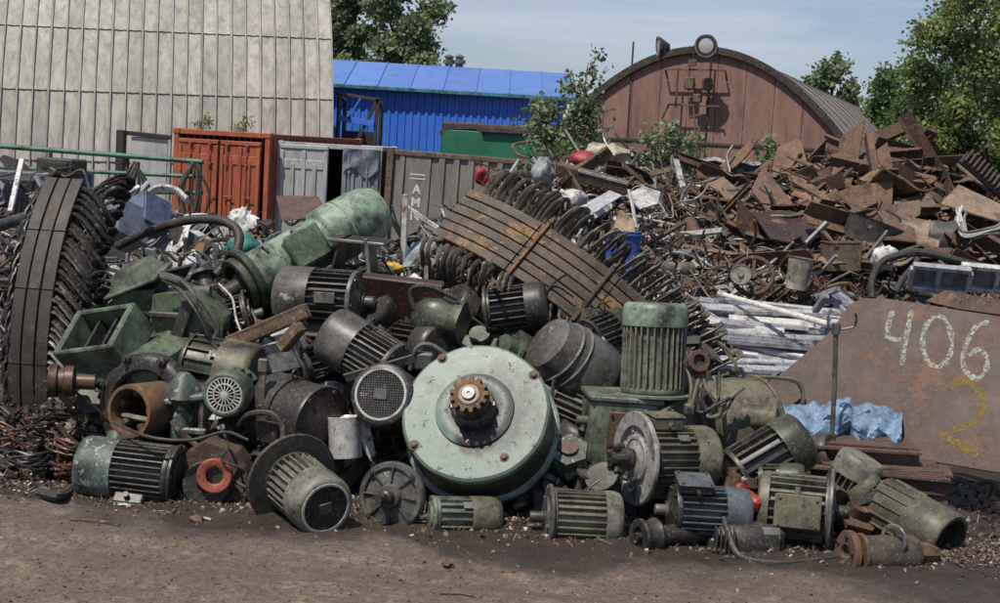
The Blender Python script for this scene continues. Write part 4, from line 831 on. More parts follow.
b.build('perforation', dark, t); b = MB(); b.box((.1, -.33, -.02), (.5, .05, .03), bev=.008); b.box((.24, -.33, -.16), (.03, .05, .3), bev=.008); b.build('casting_rib', green, t)
for q in ((.02, -.31, .03), (.3, -.32, .0)): b = MB(); b.lathe([(.05, -.02), (.05, .03), (.03, .035), (.03, .06), (0, .06)], T(q) @ Matrix.Rotation(PI/2, 4, 'X'), 10); b.build('bolt', dark, t)
# hooded terminal box
MH = frame(P(139, 283, 12.2), dirv(.95, .2, .1), (-.15, -.3, 1)); t = thing('terminal_box', 'green cast terminal box with a sloping lid, topmost of the green machine', 'terminal box', MH)
b = MB(); b.prism([(-.17, -.18), (.15, -.18), (.2, .0), (-.19, -.0)], -.16, .16, Matrix.Rotation(PI/2, 4, 'X')); b.build('box', green, t)
ML_ = T((0, 0, .02)) @ Matrix.Rotation(-.32, 4, 'Y'); b = MB(); b.box((0, 0, 0), (.50, .40, .03), ML_, .01)
vs = [(-.2, -.17, .015), (.2, -.17, .015), (.2, .17, .015), (-.2, .17, .015), (-.12, -.11, .14), (.14, -.11, .14), (.14, .11, .14), (-.12, .11, .14)]; b.add(vs, [(4, 5, 6, 7), (0, 1, 5, 4), (1, 2, 6, 5), (2, 3, 7, 6), (3, 0, 4, 7)], ML_); b.build('lid', greenl, t)
b = MB(); b.tube(spline([(.22, -.02, .05), (.36, -.05, .02), (.45, 0, -.08), (.6, .02, -.1)], 5), .05, 12); b.build('pipe_elbow', hosem, t)
for i, pts in enumerate(([(160, 276), (185, 285), (205, 305), (218, 330), (200, 352), (178, 358)], [(162, 279), (180, 290), (200, 315), (214, 345), (222, 352)], [(158, 274), (178, 279), (192, 292), (200, 312)])):
    cable(('thick grey hose looping down the right of the green casing', 'second grey hose running beside the loop on the green casing', 'short grey hose from the sloping lid box')[i], [P(x, y, 11.75-.12*i*(j > 1)) for j, (x, y) in enumerate(pts)], .022-.004*i, hosem, 'hose', 'hose')
t = thing('green_machine', 'dark green machine block filling the middle of the left heap', 'machine', T(P(190, 318, 12.15))); b = MB(); b.prism([(-.3, -.45), (.3, -.45), (.32, .05), (.1, .25), (-.25, .2)], -.25, .25, Matrix.Rotation(PI/2, 4, 'X')); b.build('housing', green, t)
b = MB(); b.box((0, -.29, .02), (.10, .08, .3), Matrix.Rotation(.3, 4, 'Y'), .01); b.box((-.12, -.29, .05), (.3, .06, .05), bev=.012); b.build('clamp', dark, t)
for z in (-.05, -.14, -.23): b = MB(); b.box((.2, -.27, z), (.26, .05, .03), Matrix.Rotation(.5, 4, 'Y'), .006); b.build('rib', dkgreen, t)
# arched casing with rusty pipe
Ma = frame(P(146, 408, 11.3), dirv(-.35, .93, .05)); t = thing('arched_casing', 'dark arched pump casing around the rusty open pipe', 'pump', Ma)
b = MB(); b.lathe([(.28, -.12), (.40, -.12), (.42, -.09), (.42, .0), (.40, .03), (.36, .05), (.30, .05), (.28, .03), (.28, -.12)], None, 40, 'x', -.6, PI+.9); b.lathe([(.29, -.10), (.0, -.10)], None, 40, 'x'); b.build('volute', dark, t)
for a in (.5, 1.2, 2.0, 2.8): b = MB(); b.lathe([(.035, -.02), (.035, .07), (.02, .075), (.02, .10), (0, .1)], Matrix.Rotation(a-PI/2, 4, 'X') @ T((0, 0, .40)), 8, 'x'); b.build('bolt', dark, t)
b = MB(); b.lathe([(.2, -.1), (.23, -.07), (.225, -.02), (.2, -.01)], T((0, .02, -.02)), 36, 'x'); b.build('collar', dkgreen, t)
t = thing('rusty_pipe', 'short wide rusty pipe, open end facing left', 'pipe', frame(P(139, 410, 10.98), dirv(-.42, .9, .04))); b = MB(); b.lathe([(.19, -.28), (.198, -.26), (.2, .1), (.195, .12), (.17, .12), (.165, .08), (.165, -.22), (.0, -.22)], None, 40, 'x'); b.build('pipe_wall', rusto, t); b = MB()
for k in range(5): b.box((-.02, 0, .135), (.16, .05, .06), Matrix.Rotation(1.2*k, 4, 'X'), .01)
b.build('inner_block', rustm, t); b = MB(); b.tube([(.02, -.13, -.05), (.02, .13, -.06)], .02, 6); b.build('crossbar', olivel, t)
t = thing('cast_bracket', 'pale green flaking cast bracket between the rusty pipe and the small round grille', 'bracket', T(P(183, 402, 11.05))); b = MB(); b.lathe([(.05, -.28), (.10, -.27), (.09, -.02), (.13, .0), (.15, .04), (.09, .16), (.04, .22), (0, .22)], None, 20, wob=lambda a, z: .12*math.sin(3*a)); b.build('post', patina, t); b = MB(); b.box((.05, -.02, .03), (.34, .2, .05), Matrix.Rotation(-.2, 4, 'Y'), .015); b.build('ledge', patina, t); b = MB(); b.box((.16, -.05, -.12), (.05, .08, .3), bev=.015); b.box((.1, -.08, -.2), (.2, .05, .05), bev=.012); b.build('bolt_arm', steel, t)
motor('small motor whose round pale grille faces the camera', P(232, 392, 11.1), dirv(.1, -1, -.05), (0, 0, 1), .172, .42, green, green, 'slots', shaft=0, nf=16, capl=.45, grm=lightgr)
motor('dark green motor housing arching behind the small round grille', P(222, 372, 11.75), dirv(-.95, -.2, .1), (0, -.3, 1), .27, .6, dkgreen, olive, 'plain', shaft=.1, nf=18, capl=.45, fin=.1)
t = thing('shaft_coupling', 'bronze brown ribbed shaft coupling sticking out left of the green casing', 'coupling', frame(P(62, 381, 11.3), dirv(-1, .15, 0))); b = MB(); b.lathe([(.06, -.25), (.06, -.1), (.12, -.09), (.12, -.03), (.1, -.02), (.1, .02), (.125, .03), (.13, .09), (.09, .1), (.05, .09), (0, .09)], None, 28, 'x'); b.build('hub', mat('bronze_rust', (.17, .10, .065), (.10, .065, .045), chipamt=.3, gamt=.45, rough=.4, metal=.3), t)
# M: dark round traction motor
motor('dark brown round motor with bolted domed housing above the mesh ended motor', P(297, 418, 11.15), dirv(.75, .55, -.05), (0, -.2, 1), .30, .58, mat('brown_black', (.045, .036, .03), (.07, .055, .045), chipamt=.35, gamt=.4, rough=.4, vary=0), dark, 'plain', shaft=0, nf=0, capl=.42, fin=.04, eye=True, tbox=(1.6, .05, .16, .2, .05), finm=dark)
t = thing('steel_strap', 'upright steel strap standing left of the dark round motor', 'strap', T(P(262, 392, 11.0))); b = MB(); b.box((0, 0, -.05), (.05, .03, .42), bev=.006); b.box((0, 0, .2), (.07, .06, .1), bev=.008); b.build('bar', olive, t); b = MB(); b.ring(.03, .016, -.02, .02, T((0, -.01, -.12)) @ Matrix.Rotation(PI/2, 4, 'Z'), 16); b.build('eyelet', dark, t)
cable('black cable arching over to the plug beside the mesh ended motor', [P(238, 425, 10.95), P(250, 414, 10.85), P(272, 414, 10.75), P(283, 430, 10.7), P(279, 450, 10.6)], .022)
t = thing('cable_plug', 'grey green cable plug standing beside the mesh ended motor', 'plug', frame(P(270, 464, 10.5), dirv(.45, .1, .9))); b = MB(); b.lathe([(.035, -.14), (.045, -.1), (.045, .02), (.03, .05), (.025, .12), (0, .12)], None, 14, 'x'); b.build('body', olivel, t); b = MB(); b.ring(.05, .03, .03, .06, n=16); b.build('collar', steel, t)
# N grey motor, nameplate
t = motor('grey motor with a smooth dented fan cover and horizontal fins under the green cylinder', P(322, 299, 12.35), dirv(1, .25, .02), (0, -.1, 1), .255, .72, grey, grey, 'plain', shaft=.1, nf=26, capl=.40, finm=dark, fin=.15, feet=True); b = MB(); b.box((.12, -.262, .32), (.18, .012, .09), bev=.004); b.build('nameplate', olivel, t)
# O the long green cylinder
axO = dirv(-.72, .52, -.46).normalized(); cO = P(305, 250, 12.95); t = thing('green_cylinder', 'long celadon green cylinder motor lying aslant with its flanged open end down left', 'motor', frame(cO, axO, (0, -.3, 1)))
b = MB(); b.lathe([(.0, -.86), (.1, -.85), (.21, -.80), (.255, -.70), (.265, -.6), (.268, -.22), (.262, -.20), (.225, -.17), (.22, -.14), (.22, .48), (.23, .5), (.23, .60), (.0, .6)], None, 56, 'x', wob=lambda a, z: .006*math.sin(3*a+z)); b.build('shell', celadon2, t)
b = MB(); b.lathe([(.22, .56), (.30, .57), (.305, .58), (.305, .63), (.29, .64), (.27, .64), (.265, .60), (.19, .60), (.18, .58), (.0, .57)], None, 44, 'x'); b.ring(.25, .2, .63, .70, n=40); b.build('end_flange', dkgreen, t)
b = MB(); b.lathe([(.12, .58), (.11, .68), (.08, .70), (.08, .86), (0, .86)], None, 24, 'x'); b.build('shaft', dark, t)
b = MB(); b.ring(.272, .2, -.40, -.385, n=44); b.ring(.226, .2, .30, .32, n=44); b.build('weld_band', celadon2, t)
MB_ = Matrix.Rotation(-.95, 4, 'X') @ T((.10, 0, .25)); b = MB(); b.box((0, 0, 0), (.30, .27, .16), MB_, .02); tb = b.build('terminal_box', green, t); b = MB(); b.box((0, 0, .09), (.34, .31, .05), MB_, .03); b.build('lid', green, tb)
for s in (-1, 1): b = MB(); b.tube([(.0, .04*math.cos(a*PI/6), .04*math.sin(a*PI/6)) for a in range(7)], .012, 6, M=Matrix.Rotation(-.2, 4, 'X') @ T((.38-.3*(s > 0), 0, .22))); b.build('lifting_eye', green, t)
# dark red sheet, steel bracket frame
t = thing('maroon_panel', 'dark maroon steel panel behind the tilted grey motor', 'panel', frame(P(402, 307, 12.35), dirv(1, .1, -.05), (0, -.35, 1))); b = MB(); b.box((0, 0, 0), (.68, .10, .52), bev=.012); b.build('panel', reddark, t); b = MB(); b.ring(.13, .10, -.02, .03, T((-.06, -.06, -.08)) @ Matrix.Rotation(PI/2+.2, 4, 'Z') @ Matrix.Rotation(.6, 4, 'Y'), 30); b.build('hoop', dark, t)
t = thing('steel_bracket', 'black welded bracket plate standing above the grey finned motor', 'bracket', frame(P(360, 260, 12.7), dirv(1, .2, -.03), (0, -.1, 1))); b = MB(); b.box((0, 0, .17), (.5, .3, .02), bev=.004); b.box((-.18, 0, 0), (.02, .28, .32), Matrix.Rotation(.25, 4, 'Y')); b.box((.10, 0, 0), (.02, .28, .34), Matrix.Rotation(-.15, 4, 'Y')); b.build('plate', dark, t); b = MB(); b.box((.12, -.16, .02), (.035, .02, .36), Matrix.Rotation(-.15, 4, 'Y'), .004); b.box((0, -.16, .18), (.5, .02, .025), bev=.004); b.build('edge_strip', steel, t)
# P tilted motor and Q grille motor
motor('tilted grey motor with a scratched smooth cover, left of the round green cover', P(362, 352, 11.55), dirv(.84, .35, -.38), (.2, -.35, 1), .225, .64, grey, grey, 'plain', shaft=.1, nf=30, capl=.42, finm=darkfin, eye=True)
t = thing('angle_bar', 'bright dusty angle bar lying over the tilted grey motor', 'angle bar', frame(P(378, 365, 11.1), dirv(.9, .1, .33))); b = MB(); b.box((0, 0, 0), (.55, .05, .012), bev=.003); b.box((0, .02, -.03), (.55, .012, .06), bev=.003); b.build('angle', steel, t)
motor('dark motor with a big round perforated grille facing up at the camera', P(391, 400, 11.15), dirv(.18, -.9, -.28), (0, .2, 1), .235, .62, dark, dark, 'mesh', shaft=0, nf=0, capl=.8, grm=grey)
t = thing('handle_frame', 'bent dark handle frame beside the rim of the round green cover', 'handle', T(P(424, 355, 11.35))); b = MB(); b.tube(spline([(-.1, 0, -.12), (-.06, -.02, .05), (.05, 0, .08), (.22, 0, -.02)], 5), .018, 8); b.build('tube_frame', grey, t); b = MB(); b.box((0, .03, -.05), (.16, .1, .14), bev=.02); b.build('block', grey, t)
# timbers, white sheet, can
t = thing('timber_beam', 'long weathered timber beam across the left heap', 'beam', frame(P(266, 328, 11.75), dirv(.82, .25, .42))); b = MB(); b.box((0, 0, 0), (.78, .10, .12), bev=.012); b.build('beam', wood, t); b = MB(); b.tube([(-.3, -.05, .05), (-.3, -.05, .09)], .006, 6); b.build('nail', rustm, t)
t = thing('timber_beam', 'short timber offcut under the long weathered beam', 'beam', frame(P(291, 337, 11.5), dirv(.55, .3, .7))); b = MB(); b.box((0, 0, 0), (.26, .10, .10), bev=.012); b.build('beam', wood, t)
t = thing('white_box', 'dented white sheet metal box under the timber beam', 'box', frame(P(278, 352, 11.9), dirv(.9, .3, .3), (0, -.4, 1))); b = MB(); b.box((0, 0, 0), (.42, .25, .26), bev=.015); b.build('shell', whitep, t); b = MB(); b.box((0, 0, .135), (.44, .27, .012), bev=.004); b.build('lid', whitep, t)
t = thing('tin_can', 'shiny dented tin can among the dark motors', 'can', frame(P(345, 437, 11.0), dirv(-.1, -.1, 1))); b = MB(); b.lathe([(.0, -.15), (.125, -.15), (.128, -.14), (.125, .14), (.128, .15), (.12, .155), (.11, .14), (.0, .13)], None, 36, 'x', wob=lambda a, z: .03*math.sin(2*a+3*z)); b.build('shell', bright, t)
t = thing('enamel_strip', 'torn white enamel strip beside the tin can', 'sheet', frame(P(366, 435, 11.05), dirv(-.35, .1, 1))); b = MB(); b.prism([(-.2, -.03), (-.1, -.05), (.16, -.04), (.2, 0), (.1, .05), (-.16, .03)], -.006, .006, Matrix.Rotation(PI/2+.3, 4, 'X')); b.build('sheet', whitep, t)
# green valve, hex block, cone motor
t = thing('valve', 'mottled dark green valve body with a black handle loop', 'valve', frame(P(440, 319, 12.15), dirv(1, .3, -.1))); b = MB(); b.lathe([(.0, -.24), (.1, -.22), (.17, -.12), (.18, .0), (.15, .1), (.17, .14), (.17, .2), (0, .2)], None, 22, 'x', wob=lambda a, z: .08*math.sin(4*a+9*z)); b.build('body', dkgreen, t); b = MB(); b.tube(spline([(-.2, -.1, .05), (-.25, -.1, .2), (-.1, -.1, .26), (.15, -.08, .2)], 6), .02, 8); b.build('handle', dark, t)
t = thing('hexagonal_block', 'small mottled green block right of the round green cover', 'block', frame(P(569, 458, 10.95), dirv(.8, .5, -.3))); b = MB(); b.prism([(.15*math.cos(k*PI/3), .15*math.sin(k*PI/3)) for k in range(6)], -.1, .1, Matrix.Rotation(.6, 4, 'X')); b.build('block', patina, t); b = MB(); b.lathe([(.07, .1), (.07, .13), (0, .13)], Matrix.Rotation(.6, 4, 'X'), 16); b.build('boss', brownbox, t)
t = thing('motor_bell', 'grey cone shaped motor bell leaning right of the round green cover', 'motor bell', frame(P(566, 358, 11.7), dirv(-.62, .35, .5))); b = MB(); b.lathe([(.30, -.32), (.31, -.3), (.30, -.1), (.29, -.06), (.235, .16), (.225, .22), (.17, .25), (.0, .25)], None, 44, 'x'); b.build('bell', grey, t); b = MB(); b.lathe([(.26, -.62), (.28, -.58), (.285, -.33), (.2, -.31)], None, 36, 'x'); b.build('barrel', dark, t)
for z in (.0, .08): b = MB(); b.ring(.31-.25*(z+.06), .2, z, z+.012, n=40); b.build('band', steel, t)
# ------------------------------------------------------------------ stator segments
def stator(label, M, Rr, half, w, rows, joints, bars, ms, mc, coils, lens=(1, 1), depth=.22, name='stator_segment', spread=0., rad=.0175, skew=1., curl=0.):
    """ring segment; local x along the arc, y across, z outwards; packets of sheets with gaps between them"""
    t = thing(name, label, 'stator', M); pitch = w/rows
    cen = -Rr
    def q(a, y, r): return V((r*math.sin(a), y, cen+r*math.cos(a)))
    for k in range(rows):
        b = MB(); y0 = -w/2+k*pitch+.006; y1 = y0+pitch-.013; js = [-half]+joints+[half]
        for ja, jb in zip(js, js[1:]):
            n = max(2, int((jb-ja)/.05)); off = rnd.uniform(-.003, .004); vs = []; a0, a1 = ja+.0025, jb-.0025
            for i in range(n+1):
                a = a0+(a1-a0)*i/n
                for y, r in ((y0, Rr-depth), (y0, Rr+off-.004), (y0+.004, Rr+off), (y1-.004, Rr+off), (y1, Rr+off-.004), (y1, Rr-depth)): vs.append(q(a, y, r))
            b.add(vs, [(i*6+j, i*6+j+1, i*6+j+7, i*6+j+6) for i in range(n) for j in range(5)]+[tuple(range(6)), tuple(n*6+j for j in range(6))[::-1]])
        b.build('packet', ms, t, smooth=25)
    b = MB(); n = 16; vs = []
    for i in range(n+1):
        a = -half+.01+(2*half-.02)*i/n
        for y, r in ((-w/2+.01, Rr-depth), (-w/2+.01, Rr-.03), (w/2-.01, Rr-.03), (w/2-.01, Rr-depth)): vs.append(q(a, y, r))
    b.add(vs, [(i*4+j, i*4+(j+1) % 4, i*4+4+(j+1) % 4, i*4+4+j) for i in range(n) for j in range(4)]+[(0, 1, 2, 3), (n*4+3, n*4+2, n*4+1, n*4)]); b.build('core', dark, t)
    for a in bars:
        b = MB(); p0, p1 = q(a, -w/2-.03, Rr+.016), q(a, w/2+.03, Rr+.016); b.bar(p0, p1, .032, .03, (math.sin(a), 0, math.cos(a))); b.lathe([(.02, 0), (.02, .03), (0, .032)], T(p1), 6); b.build('key_bar', rusto if a == bars[0] else rustm, t)
    protos = []
    for s in (-1, 1):
        for var in range(3):
            L_ = lens[0 if s < 0 else 1]*(1+.06*var); b = MB()
            for lay, (dz, sk, cu) in enumerate(((-.05, .10*skew, curl), (-.13, -.10*skew, -curl*.5))):
                pts = [(0, s*(w/2-.02), dz), (sk*.15, s*(w/2+.07*L_), dz+.01+cu*.35), (sk*.5, s*(w/2+.17*L_), dz+.03+cu*.9), (sk*.9, s*(w/2+.27*L_), dz+.02+cu*1.15), (sk*1.2, s*(w/2+.335*L_), dz-.04+cu*.9), (sk*1.25, s*(w/2+.34*L_), dz-.11+cu*.3), (sk*1.1, s*(w/2+.28*L_), dz-.15)]
                b.tube([V(p_)+V((0, rnd.uniform(-.008, .008), rnd.uniform(-.008, .008))) for p_ in spline(pts, 3)], rad, 6, flat=1.9)
            me = b.build('coil', mc, None, 60); protos.append((s, me))
    for s in (-1, 1):
        pool = [o for s_, o in protos if s_ == s]; n = coils
        for i in range(n):
            a = -half*.97+2*half*.97*(i+.5)/n+rnd.uniform(-.004, .004); o = pool[i % 3].copy(); COL.objects.link(o); o.parent = t
            o.matrix_local = T((0, 0, cen)) @ Matrix.Rotation(a, 4, 'Y') @ T((0, 0, Rr)) @ Matrix.Rotation(rnd.uniform(-.14, .14), 4, 'X') @ Matrix.Rotation(rnd.uniform(-.1, .1), 4, 'Z')
    for _, o in protos: bpy.data.objects.remove(o)
    return t
# centre one: arc runs from upper left to lower right
uS = dirv(.82, .10, -.56).normalized(); nS = dirv(-.18, .70, .66); cS = P(588, 290, 12.75)
stator('huge rusty stator segment leaning across the heap, curled coil ends along both edges', frame(cS, uS, nS), 2.6, .56, .60, 6, [-.26, .06, .3], [-.24, .02, .27], lamr, coilm, 54, (.8, .85), rad=.0125, skew=.8, curl=.11, spread=.0)
# left one: arc runs upward
uL = dirv(.02, -.22, .96).normalized(); nL = dirv(-.12, .98, .12); cL = P(31, 309, 12.3)
stator('tall black stator segment standing on edge at the far left, coil ends facing right', frame(cL, uL, nL), 2.1, .60, .35, 3, [-.22, .08, .33], [], lam, coild, 60, (.78, .10), depth=.26, rad=.0145, skew=-2.2)
# ------------------------------------------------------------------ plate 406, pole, tarp
bl, br, tr_, tl = P(757, 388, 12.3), P(1040, 478, 11.35), P(1040, 322, 12.0), P(858, 300, 12.75)
tl2 = P(835, 318, 12.75); 
bot = G(905, 462); 
xd = (br-P(905, 457, 11.85)).normalized(); xd.z = 0; xd.normalize()
MPz = (tr_-br).normalized(); nP = xd.cross(MPz).normalized(); yP = nP.cross(xd)
OP = P(905, 457, 11.85); MP = Matrix((xd, yP, nP)).transposed().to_4x4(); MP.translation = OP
if nP.y > 0: pass
def onplate(px, py):
    r = ray(px, py); q = CAMP + r*((OP-CAMP).dot(nP)/r.dot(nP)); l = MP.inverted() @ q; return (l.x, l.y)
pl = thing('steel_plate', 'big leaning rust brown steel plate chalked 406 with a yellow 2', 'steel plate', MP)
platem = mat('rust_plate_big', (.092, .048, .032), (.058, .035, .028), chip=(.125, .06, .03), chipamt=.52, chips=2.2, gamt=.35, gs=2., grime=(.06, .042, .035), rough=.6, vary=0, bump=.2, dust=.06, stretch=(.7, 1.5, 1), top=0, grit=.2)
out = [onplate(*p) for p in ((757, 390), (780, 376), (830, 333), (850, 305), (862, 299), (885, 299), (920, 304), (960, 311), (1060, 326), (1060, 489), (1000, 473), (905, 457), (880, 450), (780, 432), (752, 425))]
b = MB(); b.prism(out, -.012, .012); b.build('plate', platem, pl, smooth=0)
b = MB(); b.prism([onplate(x, y) for x, y in ((925, 300), (945, 289), (1005, 300), (1060, 312), (1060, 322), (960, 308))], -.05, -.02); b.build('top_flap', rustm, pl)
chalk = worn_paint('chalk_paint', (.42, .44, .37), .49, 40); yell = worn_paint('yellow_spray', (.22, .155, .028), .52, 26)
zs = .0125 if (MP.inverted() @ CAMP).z > 0 else -.0125
def stroke(name, pts, wd, m, parent, z=None):
    z = zs*1.2 if z is None else z
    sp = spline([V((*onplate(x, y), 0)) for x, y in pts], 6); vs = []; n = len(sp)
    for i, p in enumerate(sp):
        t = (sp[min(i+1, n-1)]-sp[max(i-1, 0)]).normalized(); s = V((-t.y, t.x, 0)); w_ = wd*(.85+.75*noise.noise(V((i*.5, wd*100, 3))))*(.6 if i in (0, n-1) else 1); vs += [p+s*w_+V((0, 0, z)), p-s*w_+V((0, 0, z))]
    mb = MB(); mb.add(vs, [(2*i, 2*i+1, 2*i+3, 2*i+2) for i in range(n-1)]); mb.build(name, m, parent, smooth=0)
stroke('painted_digit', [(893, 311), (889, 325), (888, 337), (894, 340), (902, 340)], .023, chalk, pl); stroke('painted_digit', [(912, 311), (908, 330), (902, 366)], .0225, chalk, pl)
stroke('painted_digit', [(936, 317), (926, 327), (923, 346), (929, 363), (940, 367), (950, 356), (952, 338), (946, 321), (937, 316)], .0225, chalk, pl)
stroke('painted_digit', [(989, 322), (976, 328), (967, 344), (963, 361), (968, 374), (978, 379), (986, 371), (987, 358), (979, 350), (969, 356)], .0225, chalk, pl)
stroke('painted_digit', [(951, 386), (966, 383), (980, 392), (984, 407), (974, 422), (955, 430), (940, 436)], .026, yell, pl)
stroke('painted_digit', [(940, 437), (958, 443), (978, 456)], .035, yell, pl)
# pole
base_ = G(834, 448, .25); t = thing('pole', 'upright thin grey steel pole with an open loop handle at its top', 'pole', T(P(833, 445, 11.55))); topz = (P(836, 330, 11.55)-P(833, 445, 11.55)); b = MB(); b.tube([(0, 0, -.45), topz*.5, topz], .02, 10); b.build('shaft', grey, t); b = MB(); b.tube([topz+V(p_) for p_ in spline([(0, 0, .0), (-.06, 0, .03), (-.065, 0, .13), (-.05, 0, .16)], 4)], .010, 6); b.tube([topz+V(p_) for p_ in spline([(0, 0, .0), (.13, 0, .03), (.15, 0, .09), (.14, 0, .14)], 4)], .010, 6); b.lathe([(.035, -.03), (.035, .05), (.0, .05)], T(topz), 10); b.build('loop_handle', steel, t)
# tarp
tarpm = mat('blue_tarp', (.165, .28, .43), (.23, .35, .49), chip=(.34, .43, .52), chipamt=.3, chips=5, gamt=.25, grime=(.10, .16, .24), rough=.45, vary=0)
b = MB(); nx_, ny_ = 54, 26; vs = []
for i in range(nx_+1):
    for j in range(ny_+1):
        u, v = i/nx_, j/ny_; x = 776+126*u; ytop = 404-10*math.sin(u*PI)+8*math.sin(u*5)+ (16*u if u > .6 else 0); ybot = 446+12*u
        fold = .14*math.sin(u*19+2.2*math.sin(v*3+u*4))+.05*math.sin(u*41+v*5)+.06*fbm(u*6, v*3, 1, 4)+.11*abs(noise.noise(V((u*11+v*5, v*4-u*6, 2))))+.05*abs(noise.noise(V((u*23-v*9, v*9+u*8, 7)))); y = ytop+(ybot-ytop)*v+5*fbm(u*9, v*2, 1, 3, 2.)
        vs.append(P(x, y, 12.02-.30*v-.2*math.sin(v*PI)+fold*(.4+v*.6)))
b.add(vs, [(i*(ny_+1)+j, i*(ny_+1)+j+1, (i+1)*(ny_+1)+j+1, (i+1)*(ny_+1)+j) for i in range(nx_) for j in range(ny_)]); o = b.build('blue_tarp', tarpm, smooth=60); tag(o, 'crumpled pale blue tarp heaped at the foot of the chalked plate', 'tarp')
sd_ = o.modifiers.new('thickness', 'SOLIDIFY'); sd_.thickness = .006
# ------------------------------------------------------------------ aluminium stack
AG = 'aluminium profiles stacked beside the chalked plate'
profs = []
for v in range(5):
    b = MB(); w_, h_ = (.07, .05) if v % 2 else (.12, .035)
    if v == 4: b.lathe([(.034, -.5), (.034, .5), (.028, .5), (.028, -.5), (.034, -.5)], None, 16, 'x')
    elif v == 3:
        b.box((0, 0, 0), (1, .14, .006)); b.box((0, .067, .02), (1, .006, .04)); b.box((0, -.067, .02), (1, .006, .04)); b.box((0, 0, .02), (1, .006, .03))
    else: b.box((0, 0, h_/2), (1, w_, .005)); b.box((0, 0, -h_/2), (1, w_, .005)); b.box((0, w_/2, 0), (1, .005, h_-.006)); b.box((0, -w_/2, 0), (1, .005, h_-.006)); b.box((0, 0, 0), (1, .005, h_-.006))
    profs.append(b.build('aluminium_profile', alum if v != 2 else whitep))
AL = ['long bright aluminium profile lying in the stack left of the chalked plate']
for i in range(64):
    row = i//8; py = 312+row*10+rnd.uniform(-4, 4); d = 14.6-row*.17+rnd.uniform(-.25, .25); left = 690+rnd.uniform(-25, 55); L_ = rnd.uniform(.7, 1.5) if row < 6 else rnd.uniform(.4, .9); px = left+L_*52
    if row >= 6: px = rnd.uniform(715, 775)
    px = min(px, 832-L_*36-(row-3)*6 if row > 3 else 838-L_*30)
    o = profs[i % 5].copy() if i >= 5 else profs[i]
    if i >= 5: COL.objects.link(o)
    M = frame(P(px, py, d), dirv(1, rnd.uniform(-.25, .2), rnd.uniform(-.07, .06)-.03), (rnd.uniform(-.3, .3), rnd.uniform(-.6, .1), 1)); o.matrix_world = M @ Matrix.Diagonal((L_, 1, 1, 1)); tag(o, AL[0], 'metal profile', AG)
def tri_sheet(label, pts, m, name='metal_sheet', cat='sheet', th=.008, group=None):
    """a flat or folded sheet through pixel and depth points (convex fan)"""
    ps = [P(*p) for p in pts]; mb = MB(); n_ = (ps[1]-ps[0]).cross(ps[2]-ps[0]).normalized()*th; N = len(ps)
    mb.add([p for p in ps]+[p-n_ for p in ps], [tuple(range(N)), tuple(range(2*N-1, N-1, -1))]+[(i, N+i, N+(i+1) % N, (i+1) % N) for i in range(N)]); return tag(mb.build(name, m, smooth=0), label, cat, group)
tri_sheet('white sheet corner at the left end of the aluminium stack', [(683, 315, 14), (697, 305, 14.3), (722, 320, 14.1), (712, 330, 13.8), (690, 328, 13.7)], whitep)
tri_sheet('white sheet under the left end of the aluminium profiles', [(685, 345, 13.5), (705, 343, 13.7), (713, 352, 13.6), (712, 360, 13.4), (692, 366, 13.3)], whitep)
t = thing('white_tube', 'long bright white tube sloping over the aluminium stack', 'tube', T(P(780, 310, 13.9))); b = MB(); p0, p1 = P(721, 294, 14.6)-P(780, 310, 13.9), P(838, 327, 13.2)-P(780, 310, 13.9); b.tube([p0, p1], [.024, .032], 14); b.build('tube', mat('white_plastic', (.75, .74, .70), (.68, .66, .60), chip=(.5, .38, .25), chipamt=.25, gamt=.1, rough=.35, vary=0), t); b = MB(); b.tube([p0-(p1-p0)*.012, p0+(p1-p0)*.03], .038, 14); b.build('socket', whitep, t)
t = thing('trestle', 'pale lilac grey triangular metal frame above the aluminium stack', 'frame', T(P(840, 300, 14.2))); b = MB()
for (x0, y0, x1, y1) in ((818, 297, 866, 309), (834, 290, 862, 312), (818, 297, 838, 289), (826, 292, 852, 318), (815, 311, 826, 296)): b.bar(P(x0, y0, 14.2)-P(840, 300, 14.2), P(x1, y1, 14.0)-P(840, 300, 14.2), .07, .05)
b.build('frame_bar', mat('lilac_grey', (.30, .30, .37), (.24, .24, .29), chipamt=.2, gamt=.3, rough=.5, vary=0), t)
# ------------------------------------------------------------------ named things in the back heaps
def hz(px, py_d):  # point on heap surface for pixel column at depth
    x = (px-500)*py_d/F; return V((x, py_d, heap_z(x, py_d)))
def wheel(label, px, py, d, R, ax_, m, sp=6, tyre=False, name='wheel'):
    t = thing(name, label, 'wheel', frame(P(px, py, d), ax_)); b = MB()
    b.tube([(0, R*math.cos(a*PI/18), R*math.sin(a*PI/18)) for a in range(36)], .055 if tyre else .025, 10, True); b.build('tyre' if tyre else 'rim', rubber if tyre else m, t)
    b = MB(); b.lathe([(0, -.04), (R*.2, -.04), (R*.22, 0), (R*.2, .04), (0, .04)], None, 16, 'x'); b.build('hub', m, t)
    for k in range(sp): b = MB(); b.box((0, 0, R*.58), (.02, .035, R*.75), Matrix.Rotation(2*PI*k/sp, 4, 'X'), .004); b.build('spoke', m, t)
    return t
wheel('rusty spoked wheel lying in scrap above the aluminium tube', 753, 276, 15.2, .20, dirv(-.2, 1, .5), rustm)
t = thing('clock_disc', 'pale round disc beside the rusty spoked wheel', 'disc', frame(P(741, 275, 15.05), dirv(-.2, 1, .3)) @ Matrix.Scale(.85, 4)); b = MB(); b.lathe([(0, -.02), (.11, -.02), (.12, 0), (.11, .02), (.04, .02), (.03, .05), (0, .05)], None, 26, 'x'); b.build('disc', olivel, t); b = MB(); b.ring(.125, .11, -.02, .03, n=26); b.build('rim', steel, t)
